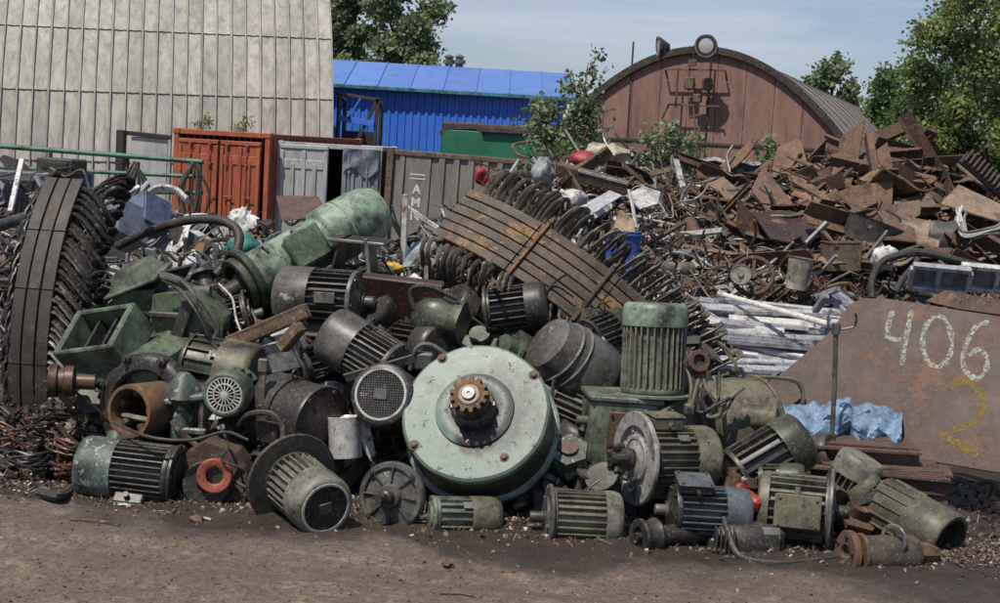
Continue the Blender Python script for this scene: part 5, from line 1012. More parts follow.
for k, (pts, r, lab) in enumerate((
  ([(872, 298), (872, 280), (882, 262), (900, 255), (915, 252), (940, 256), (985, 268)], .04, 'thick black hose bent over the scrap above the chalked plate'),
  ([(896, 292), (902, 280), (915, 265), (918, 258)], .035, 'straight black hose end leaning under the bent hose'),
  ([(905, 255), (930, 253), (965, 262), (1000, 278)], .03, 'long thin black hose running to the right edge above white frames'))):
    b = MB(); b.tube(spline([P(x, y, 15.6-.004*(y-250)) for x, y in pts], 6), r, 9); tag(b.build('hose', rubber), lab, 'hose')
for k, (x, lab) in enumerate(((940, 'white window frame section lying at right above the plate, left one'), (988, 'white window frame section at the right edge above the plate'))):
    t = thing('window_frame', lab, 'window frame', frame(P(x, 279, 14.6), dirv(1, .15, -.03), (0, -.6, 1))); b = MB(); w_, h_ = .55, .26
    for z in (-h_/2, h_/2): b.box((0, 0, z), (w_, .07, .05), bev=.006)
    for xx in (-w_/2, -.02+.1*k, w_/2): b.box((xx, 0, 0), (.05, .068, h_-.05), bev=.006)
    b.build('frame', whitep if k else alum, t); b = MB(); b.box((0, .01, 0), (w_-.06, .01, h_-.06)); b.build('panel', bluegrey, t)
t = thing('metal_can', 'fat dented cream and brown metal drum lying below the rusty plates at right', 'can', frame(P(930, 238, 17.3), dirv(.95, .2, -.1))); b = MB(); b.lathe([(.0, -.36), (.19, -.36), (.2, -.34), (.2, -.06), (.215, -.04), (.2, -.02), (.2, .3), (.16, .33), (.0, .33)], None, 32, 'x', wob=lambda a, z: .02*math.sin(3*a+5*z)); b.build('shell', mat('cream_rust', (.34, .28, .21), (.22, .17, .13), chip=(.14, .08, .05), chipamt=.5, chips=4, gamt=.4, rough=.6, vary=0), t); b = MB(); b.ring(.21, .15, .0, .34, n=28); b.build('collar', grey, t)
t = thing('tin_tub', 'dull crumpled grey brown tub in front of the rusty plates', 'tub', T(P(874, 232, 17.2))); b = MB(); b.lathe([(.0, -.16), (.30, -.16), (.34, .1), (.36, .12), (.33, .12), (.29, -.12), (0, -.12)], Matrix.Rotation(.3, 4, 'Y'), 28, wob=lambda a, z: .07*math.sin(3*a+4*z)); b.build('shell', grey, t); b = MB(); b.tube([(.3*math.cos(a*PI/8), 0, .12+.14*math.sin(a*PI/8)) for a in range(9)], .012, 6); b.build('handle', rustm, t)
t = thing('khaki_box', 'square khaki brown sheet box standing at the foot of the rusty heap', 'box', T(P(841, 257, 16.3)) @ Matrix.Rotation(.15, 4, 'Z') @ Matrix.Rotation(-.05, 4, 'Y')); b = MB(); b.box((0, 0, 0), (.37, .3, .30), bev=.012); b.build('shell', mat('khaki_sheet', (.17, .13, .075), (.13, .095, .055), chipamt=.3, gamt=.3, rough=.7, vary=0), t); b = MB(); b.box((0, 0, .16), (.38, .31, .012)); b.build('lid', rustm, t)
t = thing('white_bucket', 'rust streaked white bucket beside the rusty spoked wheel', 'bucket', T(P(799, 273, 15.5))); b = MB(); b.lathe([(.0, -.17), (.11, -.17), (.135, .15), (.145, .16), (.13, .16), (.105, -.15), (0, -.15)], Matrix.Rotation(.1, 4, 'Y'), 26, wob=lambda a, z: .04*math.sin(2*a)); b.build('shell', mat('rusty_white', (.48, .44, .38), (.3, .25, .2), chip=(.18, .09, .05), chipamt=.45, chips=5, gamt=.3, rough=.6, vary=0), t); b = MB(); b.tube([(.14*math.cos(a*PI/8), 0, .15+.1*math.sin(a*PI/8)) for a in range(9)], .006, 6); b.build('handle', rustm, t)
# blue drum
o = P(622, 260, 15.5); t = thing('blue_drum', 'open bright blue plastic drum standing in the scrap behind the stator coils', 'drum', T(o)); b = MB(); b.lathe([(.0, -.4), (.17, -.4), (.18, -.38), (.18, -.12), (.19, -.10), (.18, -.08), (.18, .24), (.19, .25), (.19, .30), (.175, .305), (.165, .28), (.16, -.35), (0, -.35)], None, 36); b.build('shell', bluep, t); b = MB(); b.ring(.198, .182, .25, .275, n=36, ax='z'); b.build('rim', bluep, t)
tri_sheet('torn tan cardboard sheet standing in the blue drum', [(612, 232, 15.6), (620, 210, 15.7), (634, 220, 15.6), (636, 238, 15.5)], mat('cardboard', (.35, .27, .19), (.28, .2, .14), chipamt=.15, gamt=.3, rough=.9, vary=0), 'cardboard', 'cardboard', .01)
b = MB(); b.tube(spline([P(629, 190, 15.9), P(633, 208, 15.8), P(636, 228, 15.6)], 5), [.03]*11, 6, flat=.4); tag(b.build('white_strip', whitep), 'narrow white torn strip hanging above the blue drum', 'strip')
t = thing('timber_board', 'long pale edged timber board sloping above the blue drum', 'board', frame(P(592, 178, 17), dirv(.97, .1, -.2), (0, -.3, 1))); b = MB(); b.box((0, 0, 0), (.84, .12, .14), bev=.01); b.build('board', wood, t); b = MB(); b.box((.12, -.064, .065), (.58, .012, .03)); b.build('edge_strip', whitep, t)
t = thing('timber_board', 'brown timber board crossing under the pale edged board', 'board', frame(P(577, 192, 16.9), dirv(.55, .2, -.8), (0, -.5, 1))); b = MB(); b.box((0, 0, 0), (.6, .05, .16), bev=.01); b.build('board', wood, t); b = MB(); b.box((-.2, -.03, 0), (.05, .03, .2)); b.build('cleat', wood, t)
t = thing('timber_board', 'brown board pointing up left over the stator top', 'board', frame(P(585, 168, 17.2), dirv(.75, .1, .6), (0, -.5, 1))); b = MB(); b.box((0, 0, 0), (.7, .05, .14), bev=.01); b.build('board', wood, t); b = MB(); b.box((.2, -.03, 0), (.05, .03, .16)); b.build('cleat', wood, t)
def blob(name, label, cat, p, sz, m, seed=0, amp=.25):
    mb = MB(); n, k = 18, 10; vs = [(0, 0, -1)]
    for j in range(1, k):
        for i in range(n): a, e = 2*PI*i/n, -PI/2+PI*j/k; vs.append((math.cos(a)*math.cos(e), math.sin(a)*math.cos(e), math.sin(e)))
    vs.append((0, 0, 1)); vs = [tuple(V(v)*(1+amp*fbm(v[0]+seed, v[1], 1.6, 4, v[2]))) for v in vs]
    fs = [(0, 1+(i+1) % n, 1+i) for i in range(n)]+[(1+j*n+i, 1+j*n+(i+1) % n, 1+(j+1)*n+(i+1) % n, 1+(j+1)*n+i) for j in range(k-2) for i in range(n)]+[(len(vs)-1, 1+(k-2)*n+i, 1+(k-2)*n+(i+1) % n) for i in range(n)]
    mb.add([(v[0]*sz[0], v[1]*sz[1], v[2]*sz[2]) for v in vs], fs); o = mb.build(name, m, smooth=60); o.matrix_world = T(p) @ Matrix.Rotation(seed, 4, 'Z'); return tag(o, label, cat)
blob('red_bundle', 'round red plastic bundle on the heap above the pale edged board', 'bundle', P(584, 159, 17.6), (.17, .14, .1), redbits, 1)
blob('red_rag', 'red rag caught on the top end of the big stator coils', 'rag', P(481, 176, 13.6), (.07, .06, .08), redbits, 2, .5)
blob('yellow_glove', 'small yellow glove lying beside the white post', 'glove', P(394, 268, 13.2), (.09, .05, .045), yellowp, 3, .5)
blob('white_bag', 'crumpled white bag beside the brown boards', 'bag', P(570, 200, 16.2), (.22, .14, .1), whitep, 4, .6)
blob('white_bag', 'white crumpled bag lying left of the black hoses', 'bag', P(884, 258, 16.0), (.17, .12, .12), whitep, 5, .6)
blob('striped_bag', 'pale yellowish bag on top of the middle heap', 'bag', P(607, 152, 18), (.26, .2, .1), mat('straw_bag', (.5, .45, .32), (.36, .33, .27), chipamt=.2, gamt=.3, vary=0), 6, .5)
blob('teal_bag', 'teal plastic bag between the scrap and the green cylinder', 'bag', P(243, 246, 13.6), (.16, .12, .1), teal, 7, .5)
blob('grey_bag', 'pale grey plastic sheet bundle left of the pale edged board', 'bag', P(543, 172, 17), (.2, .14, .16), mat('clear_plastic', (.36, .39, .38), (.28, .31, .31), chipamt=.2, gamt=.3, rough=.35, vary=0), 8, .5)
blob('white_rag', 'white plaster covered lump beside the red container corner', 'lump', P(243, 223, 15), (.16, .1, .14), whitep, 9, .7)
tri_sheet('small white square tile lying on the middle heap', [(626, 197, 16.8), (642, 187, 17), (660, 193, 17), (657, 205, 16.7), (640, 210, 16.6)], whitep, 'white_tile', 'tile', .02)
tri_sheet('grey green flat sheet under the red bundle', [(565, 171, 17.3), (588, 160, 17.5), (600, 166, 17.4), (578, 177, 17.1)], olivel)
tri_sheet('pale aluminium sheet lying below the pale edged board', [(578, 208, 16.5), (610, 191, 16.8), (622, 196, 16.7), (590, 216, 16.3)], alum)
tri_sheet('pale blue sheet leaning left of the big stator', [(402, 268, 13.2), (412, 245, 13.6), (432, 236, 13.6), (440, 246, 13.3), (420, 266, 13.0)], mat('pale_blue', (.28, .36, .42), (.22, .28, .33), chipamt=.2, gamt=.35, vary=0))
t = thing('white_post', 'upright white plastic post in front of the stencilled grey container', 'post', T(P(403, 268, 13.4))); b = MB(); b.box((0, 0, .32), (.055, .055, .68), Matrix.Rotation(-.02, 4, 'Y'), .008); b.build('post', whitep, t)
t = thing('white_post', 'white plastic bar sloping down right behind the white post', 'post', frame(P(424, 219, 14), dirv(.85, .1, -.5))); b = MB(); b.box((0, 0, 0), (.42, .04, .045), bev=.006); b.build('post', whitep, t)
# left back: sheet boxes, hoop, bars, railing
for (px, py, d, ang, w_, h_, dp, m_, lab) in ((123, 225, 14.6, -.35, .30, .38, .4, bluegrey, 'grey blue sheet metal box tilted on the left heap'), (150, 215, 14.9, -.42, .24, .34, .35, mat('slate_blue', (.10, .14, .24), (.13, .17, .26), chipamt=.2, gamt=.3, vary=0), 'slate blue sheet box leaning beside the grey blue one')):
    t = thing('sheet_box', lab, 'box', T(P(px, py, d)) @ Matrix.Rotation(-.5, 4, 'Z') @ Matrix.Rotation(ang, 4, 'Y') @ Matrix.Rotation(-.4, 4, 'X')); b = MB(); b.box((0, 0, 0), (w_, dp, h_), bev=.008); b.build('shell', m_, t); b = MB(); b.box((w_*.02, -dp/2-.006, h_*.02), (w_*.8, .012, h_*.85), bev=.004); b.build('front_panel', m_, t)
b = MB(); b.tube(spline([P(118, 246, 13.6), P(150, 231, 13.4), P(190, 220, 13.2), P(222, 221, 13.1), P(238, 232, 13.0), P(236, 252, 12.9), P(216, 275, 12.8)], 7), .042, 10); tag(b.build('hose', mat('rusty_hose', (.06, .045, .038), (.035, .03, .027), chip=(.14, .08, .05), chipamt=.4, rough=.6)), 'thick dark hose arching over the left heap like a hoop', 'hose')
b = MB(); b.tube([P(-20, 232, 13.2), P(40, 213, 14.2)], .055, 12); tag(b.build('pipe', hosem), 'grey pipe sticking in from the left edge behind the black stator', 'pipe')
b = MB(); b.bar(P(10, 212, 15), P(22, 160, 15.5), .05, .05); tag(b.build('white_bar', whitep), 'thin white bar standing behind the black stator top', 'bar')
b = MB(); b.tube(spline([P(146, 200, 16), P(156, 189, 16), P(175, 190, 16), P(188, 201, 15.8)], 5), .055, 8, flat=.5); tag(b.build('fender', whitep), 'bent cream coloured fender on the left heap below the red container', 'fender')
for i, (x, lab) in enumerate(((138, 'bundle of grey cable hanging on the green railing left of the red container'), (196, 'bundle of dark cable hanging on the railing end before the red container'))):
    t = thing('cable_bundle', lab, 'cable bundle', T(P(x, 165, 23.6)))
    for k in range(7): b = MB(); q = rnd.uniform(-.12, .12); b.tube(spline([(q*.3, -.08, .05), (q-.14, -.1, -.4), (q*.8, -.12, -.85-rnd.uniform(0, .2)), (q+.14, -.1, -.45), (-q*.3, -.08, .04)], 6), .022, 6); b.build('loop', (olive, dark, rubber)[k % 3], t)
railg = mat('green_rail_paint', (.05, .16, .10), (.07, .19, .13), chipamt=.35, gamt=.3, vary=0); R0, R1 = P(-30, 146, 24), P(203, 163, 23.6)
t = thing('railing', 'faded green pipe railing in front of the grey hangar', 'railing', T(V((R0.x, R0.y, 0))))
o_ = V((R0.x, R0.y, 0))
for k, (ya, yb) in enumerate(((144, 162), (166, 177), (190, 193))): b = MB(); b.tube([P(-30, ya, 24)-o_, P(203, yb, 23.6)-o_], .032 if k else .04, 10); b.build('rail', railg, t)
for x in (-25, 50, 127, 200): q = P(x, 170, 23.8)-o_; b = MB(); b.tube([(q.x, q.y, 0), (q.x, q.y, (P(x, 146+(x+30)*.077, 23.8)).z)], .035, 8); b.build('post', rustm, t)
t = thing('door_panel', 'dark doorway frame with a pale door leaf by the grey hangar wall', 'door', T(V((P(121, 150, 33).x, 33, 0)))); b = MB(); b.bar((0, 0, 0), (0, 0, 2.6), .3, .1); b.bar((0, -.02, 2.55), (1.1, -.02, 2.5), .08, .1); b.build('frame', dark, t); b = MB(); b.box((.62, .02, 1.25), (.8, .05, 2.45), bev=.01); b.build('leaf', greyp, t)
for i, (x, y, w_, h_, m_, lab) in enumerate(((62, 183, .62, .30, mat('cab_blue', (.03, .07, .22), (.04, .09, .25), chipamt=.2, gamt=.3, vary=0), 'small blue sheet box behind the railing at left'), (62, 167, .5, .22, dkgreen, 'dark green machine box on the blue box behind the railing'), (18, 190, .9, .5, bluegrey, 'dull blue grey body panel behind the black stator'), (100, 200, .5, .3, dark, 'black frame box behind the sheet metal boxes'))):
    t = thing('sheet_box', lab, 'box', T(P(x, y, 20-.2*i)) @ Matrix.Rotation(.2*i-.3, 4, 'Z')); b = MB(); b.box((0, 0, 0), (w_, .5, h_), bev=.02); b.build('shell', m_, t); b = MB(); b.box((0, -.26, h_*.1), (w_*.7, .02, h_*.4), bev=.006); b.build('vent_panel', dark, t)
tri_sheet('large flat brown steel sheet leaning before the pale container doors', [(276, 196, 17.5), (318, 197, 17.4), (330, 215, 16.8), (282, 222, 16.8)], brownbox)
# ------------------------------------------------------------------ loose pieces: meshes
def flatpiece(seed, sx, sy, th, bend, n=7):
    r = random.Random(seed); k = r.choice((4, 4, 5, 6)); pts = []
    for i in range(k):
        a = 2*PI*(i+.5)/k+r.uniform(-.25, .25); q = r.uniform(.85, 1.1); pts.append((sx*.7*q*math.cos(a), sy*.7*q*math.sin(a)))
    mb = MB(); cen = sum((p[0] for p in pts))/k, sum((p[1] for p in pts))/k; rings = [0, .5, 1]; vs = []; per = []
    for i in range(k):
        for j in range(4): t = j/4; a, b_ = pts[i], pts[(i+1) % k]; per.append((a[0]+(b_[0]-a[0])*t, a[1]+(b_[1]-a[1])*t))
    N = len(per); bl_ = r.uniform(-.3, .3)*sx; ba = r.uniform(-.4, .4); cv = r.uniform(-.4, .4)*bend
    def zb(x, y):
        s = (x-bl_)*math.cos(ba)+y*math.sin(ba); return (max(0, s)*bend + cv*x*x/sx + .02*fbm(x*3+seed, y*3, 1, 3))
    for s in (1, 2):
        for x, y in [(cen[0]+(x-cen[0])*s/2, cen[1]+(y-cen[1])*s/2) for x, y in per]: vs.append((x, y, zb(x, y)))
    vs.append((cen[0], cen[1], zb(*cen))); c_ = len(vs)-1; M_ = len(vs); vs += [(x, y, z-th) for x, y, z in vs]
    fs = [(c_, i, (i+1) % N) for i in range(N)]+[(i, N+i, N+(i+1) % N, (i+1) % N) for i in range(N)]
    fs += [tuple(M_+q for q in f)[::-1] for f in fs]; fs += [(N+i, M_+N+i, M_+N+(i+1) % N, N+(i+1) % N) for i in range(N)]
    mb.add(vs, fs); return mb
def section(kind, L_, s):
    mb = MB(); th = max(.008, s*.08)
    if kind == 'I': mb.box((0, 0, s/2), (L_, s*.6, th)); mb.box((0, 0, -s/2), (L_, s*.6, th)); mb.box((0, 0, 0), (L_, th, s-th-.001))
    elif kind == 'U': mb.box((0, 0, 0), (L_, th, s)); mb.box((0, s*.25+th/2, s/2-th/2), (L_, s*.5, th)); mb.box((0, s*.25+th/2, -s/2+th/2), (L_, s*.5, th))
    else: mb.box((0, 0, 0), (L_, s, th)); mb.box((0, s/2, s/2+th/2), (L_, th, s))
    return mb
def wiggle(seed, L_, r_, w_, n=6):
    r = random.Random(seed); mb = MB(); pts = [((i/n-.5)*L_, r.gauss(0, w_), r.gauss(0, w_)) for i in range(n+1)]; mb.tube(spline(pts, 4), r_, 5); return mb
def clone(o, M, label, cat, group):
    c = o.copy(); COL.objects.link(c); c.matrix_world = M; return tag(c, label, cat, group)
def scatter(protos, n, fz, region, label, cat, group, lift=(0, .1), tilt=.5, sc=(.7, 1.3), long=False, seed=0, face=0., acc=None):
    r = random.Random(seed); k = 0; first = list(protos); tries = 0
    while k < n and tries < n*40:
        tries += 1
        px, d = r.uniform(region[0], region[1]), r.uniform(region[2], region[3]); x, y = (px-500)*d/F, d
        if acc and not acc(px, d, r): continue
        z = fz(x, y); N_ = nrm(fz, x, y); N_ = (N_+V((r.gauss(0, tilt), r.gauss(0, tilt)-face, r.gauss(0, tilt*.5)))).normalized()
        if N_.z < .05: N_.z = .1; N_.normalize()
        a = r.uniform(0, 2*PI); xd_ = V((math.cos(a), math.sin(a)*.6, 0)); s = r.uniform(*sc); M = framez((x, y, z+r.uniform(*lift)), N_, xd_) @ Matrix.Diagonal((s, s, s, 1))
        clone(protos[k % len(protos)], M, label, cat, group); k += 1
    for o in first: bpy.data.objects.remove(o)
rp = [flatpiece(i, .42+.17*(i % 5), .10+.075*(i % 4), .02, (.0, .35, -.3, .7)[i % 4]).build('rusty_plate', rustp, smooth=20) for i in range(14)]
R_ = (700, 1040, 15.2, 21.2)
accR = lambda px, d, r: d > 16.4 and (px > 748 or d > 18)
scatter(rp, 285, heap_z, R_, 'cut piece of rusty brown steel plate in the high heap at right', 'steel plate', 'rusty plates in the right heap', (.02, .40), .36, (.5, 1.15), seed=3, face=.15, acc=accR)
bp_ = [section('IUL'[i % 3], .9+.2*(i % 4), .09+.03*(i % 3)).build('rusty_beam', rustm, smooth=0) for i in range(9)]
scatter(bp_, 130, heap_z, R_, 'length of rusty steel section among the plates of the right heap', 'steel beam', 'rusty beams in the right heap', (.05, .35), .35, (.7, 1.3), seed=4, acc=accR)
pp_ = []
for i in range(5):
    b = MB(); q = .03+.02*i; b.lathe([(q, -.5), (q, .5), (q*.8, .5), (q*.8, -.5), (q, -.5)], None, 14, 'x'); pp_.append(b.build('pipe_length', (rustm, grey, rustm, olivel, rustm)[i]))
scatter(pp_, 60, heap_z, (430, 1030, 16.5, 20.4), 'short length of old pipe lying loose in the back heaps', 'pipe', 'pipes in the back heaps', (.0, .2), .3, (.5, .9), seed=5)
rods = [wiggle(i, .8+.12*(i % 5), .008+.003*(i % 4), .03+.02*(i % 4)).build('bent_rod', (rustm, palesteel, olive, steel, rusto, grey)[i % 6], smooth=50) for i in range(18)]
scatter(rods, 290, heap_z, (440, 800, 14.0, 20.3), 'thin bent rod or wire in the tangled middle heap', 'rod', 'bent rods in the middle heap', (.05, .4), .6, (.7, 1.5), seed=6)
slats = []
for i in range(8):
    b = MB(); b.box((0, 0, 0), (.7+.1*(i % 4), .05+.02*(i % 3), .015+.01*(i % 2)), bev=.003); slats.append(b.build('metal_strip', (wood, palesteel, rustm, olivel, palesteel, alum, wood, whitep)[i]))
scatter(slats, 190, heap_z, (440, 800, 14.0, 20.3), 'loose strip of wood or metal in the tangled middle heap', 'strip', 'strips in the middle heap', (.05, .35), .5, (.6, 1.4), seed=7)
shs = [flatpiece(40+i, .24+.05*(i % 4), .16+.03*(i % 3), .006, (.3, .8, -.6)[i % 3]).build('sheet_offcut', (whitep, rustm, alum, grey, rustm, bluegrey, olivel, rusto)[i % 8], smooth=20) for i in range(16)]
scatter(shs, 150, heap_z, (440, 830, 14.0, 20.3), 'small bent sheet offcut in the tangled middle heap', 'sheet', 'sheet offcuts in the middle heap', (.03, .3), .6, (.6, 1.4), seed=8)
shs = [flatpiece(60+i, .3+.06*(i % 4), .2+.04*(i % 3), .006, (.3, .8, -.6)[i % 3]).build('sheet_offcut', (grey, bluegrey, alum, rustm, dark, whitep)[i % 6], smooth=20) for i in range(12)]
scatter(shs, 145, heap_z, (-60, 440, 13.8, 20), 'bent grey or rusty sheet offcut on the low heap at left', 'sheet', 'sheet offcuts in the left heap', (.03, .3), .6, (.6, 1.5), seed=9)
rods = [wiggle(80+i, .7+.12*(i % 5), .010+.004*(i % 4), .05+.03*(i % 4)).build('cable_scrap', (rustm, grey, olive, steel, dark, alum)[i % 6], smooth=50) for i in range(14)]  # bent rods again, same kind as in the middle heap
scatter(rods, 170, heap_z, (-60, 450, 13.8, 20), 'thin bent rod or cable on the low heap at left', 'rod', 'bent rods in the left heap', (.05, .4), .6, (.7, 1.5), seed=10)
rods = [wiggle(110+i, .6+.12*(i % 5), .010+.004*(i % 4), .06+.03*(i % 4)).build('hose_scrap', (rustm, grey, rubber, steel, dark, rusto)[i % 6], smooth=50) for i in range(12)]  # bent rods of the middle heap's kind, a few in rubber
scatter(rods, 130, heap_z, (790, 1030, 13.9, 16.6), 'bent rod or hose in the low tangle above the chalked plate', 'rod', 'bent rods above the chalked plate', (.03, .3), .6, (.6, 1.3), seed=11)
shs = [flatpiece(90+i, .22+.05*(i % 4), .15+.03*(i % 3), .008, (.3, .8, -.6)[i % 3]).build('flat_scrap', (grey, rustm, dark, rustm, steel, rusto)[i % 6], smooth=20) for i in range(9)]
scatter(shs, 120, heap_z, (790, 1030, 13.9, 16.6), 'small grey or rusty offcut in the low tangle above the chalked plate', 'sheet', 'sheet offcuts above the chalked plate', (.02, .25), .6, (.6, 1.4), seed=12)
# larger plates that read one by one on the right heap
BIG = [((600, 0), None)]
def bigplate(label, pts, m=rustp): tri_sheet(label, pts, m, 'rusty_plate', 'steel plate', .02)
bigplate('broad red brown plate pitched like a roof at the right heap top', [(852, 150, 19.6), (872, 133, 20), (900, 146, 19.8), (905, 162, 19.2), (858, 166, 19.2)])
bigplate('tall orange brown plate standing at the top left of the right heap', [(772, 172, 19.8), (778, 148, 20), (800, 138, 20), (808, 166, 19.6)])
bigplate('long khaki plate lying flat in the middle of the right heap', [(838, 196, 18.4), (872, 188, 18.8), (872, 201, 18.2), (845, 201, 18.1)], rusto)
bigplate('long narrow brown plate running right from the khaki plate', [(872, 192, 18.6), (912, 193, 18.7), (910, 201, 18.2), (874, 201, 18.2)], rusto)
bigplate('pale stripped plank like plate leaning in the right heap', [(880, 176, 18.6), (888, 172, 18.7), (915, 194, 18.3), (905, 196, 18.2)], olivel)
bigplate('dull brown long plate sloping to the right edge', [(940, 205, 17.6), (958, 186, 18.2), (1010, 210, 17.8), (1010, 226, 17.3)])
bigplate('wide rusty plate sloping from upper left to the right edge', [(955, 165, 18.8), (966, 162, 19), (1005, 190, 18.4), (994, 198, 18.2)])
bigplate('dark red plate leaning at the left foot of the right heap', [(752, 214, 17.6), (790, 212, 17.8), (825, 236, 17.2), (800, 246, 16.9), (770, 240, 16.9)], reddark)
bigplate('ragged brown plate drooping in the lower middle of the right heap', [(870, 214, 17.8), (905, 206, 18), (925, 208, 17.8), (905, 222, 17.3), (876, 226, 17.3)])
# toothed rack at the right
t = thing('ribbed_rack', 'dark ribbed radiator like rack near the top right of the rusty heap', 'rack', frame(P(985, 176, 18.2), dirv(.75, .15, -.6), (-.3, -.6, 1))); b = MB(); b.box((0, 0, 0), (.7, .24, .05), bev=.01); b.build('bed', dark, t); b = MB()
for i in range(11): b.box((-.31+.062*i, 0, .06), (.022, .24, .07), bev=.005)
b.build('rib', rustm, t)
# pale pipes bundle right
b = MB(); [cable('thin cream coloured tube curling at the right edge of the heap', [P(955+rnd.uniform(0, 12), 205+rnd.uniform(0, 14), 16.9), P(957+rnd.uniform(-2, 8), 222, 16.7), P(965+rnd.uniform(0, 10), 236+rnd.uniform(-4, 4), 16.5), P(1005, 224+rnd.uniform(-8, 12), 16.3)], .014, olivel if i % 2 else whitep, 'tube', 'tube', group='thin cream tubes at the right edge') for i in range(7)]
# ------------------------------------------------------------------ fine debris
def islandpal(name, cols, rough=.7, metal=.0):
    m, nt, b = newmat(name); gi = nd(nt, 'ShaderNodeNewGeometry'); cr = nd(nt, 'ShaderNodeValToRGB'); cr.color_ramp.interpolation = 'CONSTANT'; el = cr.color_ramp.elements
    while len(el) < len(cols): el.new(.5)
    for i, c in enumerate(cols): el[i].position = i/len(cols); el[i].color = c4(c)
    nt.links.new(gi.outputs['Random Per Island'], cr.inputs[0]); nt.links.new(cr.outputs[0], b.inputs['Base Color']); b.inputs['Roughness'].default_value = rough; return m
PAL = [(.10, .05, .03), (.06, .04, .03), (.14, .08, .045), (.03, .026, .024), (.12, .10, .08), (.22, .12, .06), (.05, .045, .04), (.28, .25, .21), (.08, .05, .035), (.16, .15, .13), (.45, .43, .40), (.04, .03, .025), (.09, .06, .04), (.13, .065, .035), (.34, .32, .28), (.22, .2, .17), (.07, .045, .03), (.11, .09, .06)]
def debris(name, label, n, fz, region, sz, pal, seed, rod=.3, acc=None, lift=.03):
    r = random.Random(seed); mb = MB(); k = 0; tries = 0
    while k < n and tries < n*20:
        tries += 1
        px, d = r.uniform(region[0], region[1]), r.uniform(region[2], region[3]); x, y = (px-500)*d/F, d
        if acc and not acc(px, d, r): continue
        k += 1; z = fz(x, y)+r.uniform(0, lift); s = r.uniform(*sz); M = T((x, y, z)) @ Matrix.Rotation(r.uniform(0, 6.28), 4, 'Z') @ Matrix.Rotation(r.gauss(0, .6), 4, 'Y') @ Matrix.Rotation(r.gauss(0, .6), 4, 'X')
        if r.random() < rod: mb.tube([(-s*1.6, 0, 0), (r.uniform(-.3, .3)*s, r.uniform(-.5, .5)*s, r.uniform(-.3, .3)*s), (s*1.6, r.uniform(-.6, .6)*s, 0)], s*.07, 4, M=M)
        else:
            w_, h_ = s*r.uniform(.4, 1), s*r.uniform(.06, .5); vs = [(i*s/2*r.uniform(.6, 1.1), j*w_/2*r.uniform(.6, 1.1), l*h_/2*r.uniform(.6, 1.1)) for i in (-1, 1) for j in (-1, 1) for l in (-1, 1)]
            mb.add(vs, [(0,1,3,2),(4,6,7,5),(0,4,5,1),(2,3,7,6),(0,2,6,4),(1,5,7,3)], M)
    tag(mb.build(name, pal, smooth=0), label, 'debris', kind='stuff')
pal = islandpal('scrap_bits', PAL)
debris('scrap_debris', 'small mixed scrap bits covering the middle heap', 16000, heap_z, (430, 830, 13.7, 20.6), (.02, .19), pal, 1, .66, lift=.22)
debris('scrap_debris', 'small grey and rusty scrap bits over the low left heap', 7000, heap_z, (-80, 440, 13.6, 20), (.03, .18), islandpal('scrap_bits_left', PAL[3:8]+PAL[9:13]+[(.2, .22, .25), (.1, .12, .16)]), 2, .45, lift=.14)
debris('scrap_debris', 'small rusty bits among the plates of the right heap', 5000, heap_z, (700, 1050, 15.2, 20.8), (.03, .20), islandpal('rust_bits', [(.11, .05, .03), (.07, .04, .025), (.16, .08, .045), (.04, .028, .022), (.24, .13, .06), (.16, .10, .06)]), 3, .45, lift=.16)
debris('scrap_debris', 'small dark scrap bits in the tangle above the chalked plate', 3000, heap_z, (780, 1050, 13.6, 16.4), (.02, .12), islandpal('dark_bits', [(.05, .045, .04), (.10, .06, .04), (.2, .19, .17), (.03, .027, .025), (.13, .08, .05), (.08, .07, .06)]), 4, .5, lift=.14)
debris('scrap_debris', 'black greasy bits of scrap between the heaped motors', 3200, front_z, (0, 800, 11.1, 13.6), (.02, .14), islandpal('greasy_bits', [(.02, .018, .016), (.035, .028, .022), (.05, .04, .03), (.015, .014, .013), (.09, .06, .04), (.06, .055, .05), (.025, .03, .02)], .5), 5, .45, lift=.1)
debris('copper_debris', 'torn copper windings and rusty litter at the left front of the heap', 1600, front_z, (-60, 96, 11.0, 12.6), (.02, .13), islandpal('copper_bits', [(.08, .042, .03), (.04, .028, .023), (.11, .06, .04), (.03, .026, .023), (.17, .14, .115), (.06, .035, .026), (.025, .02, .018), (.05, .035, .028), (.3, .26, .22)]), 6, .3, lift=.09)
gz_ = lambda x, y: ground_z(x, y)
rustpal = islandpal('ground_bits', [(.10, .055, .035), (.15, .085, .05), (.055, .04, .03), (.2, .12, .075), (.035, .028, .024), (.26, .22, .18), (.12, .09, .065), (.08, .05, .035), (.4, .37, .33)])
debris('ground_debris', 'rusty chips and gravel scattered on the oily ground before the heap', 7500, gz_, (-40, 1040, 9.5, 11.6), (.008, .04), rustpal, 7, .18, acc=lambda px, d, r: r.random() < math.exp(-((d-(10.75-(px-500)*.0006))/.42)**2), lift=.008)
debris('ground_debris', 'scattered pebbles and dirt clods on the brown track', 1500, gz_, (-60, 1060, 7.8, 11), (.006, .028), islandpal('pebbles', [(.12, .09, .065), (.17, .13, .10), (.08, .06, .045), (.22, .18, .14), (.06, .045, .035)]), 8, .08, lift=.004)
debris('ground_debris', 'rusty litter on the wet ground at the right of the heap', 900, gz_, (860, 1060, 10.3, 13), (.012, .07), islandpal('wet_bits', [(.05, .032, .024), (.03, .024, .02), (.09, .05, .03), (.04, .03, .026), (.14, .08, .05), (.22, .2, .18)]), 9, .3, lift=.01)
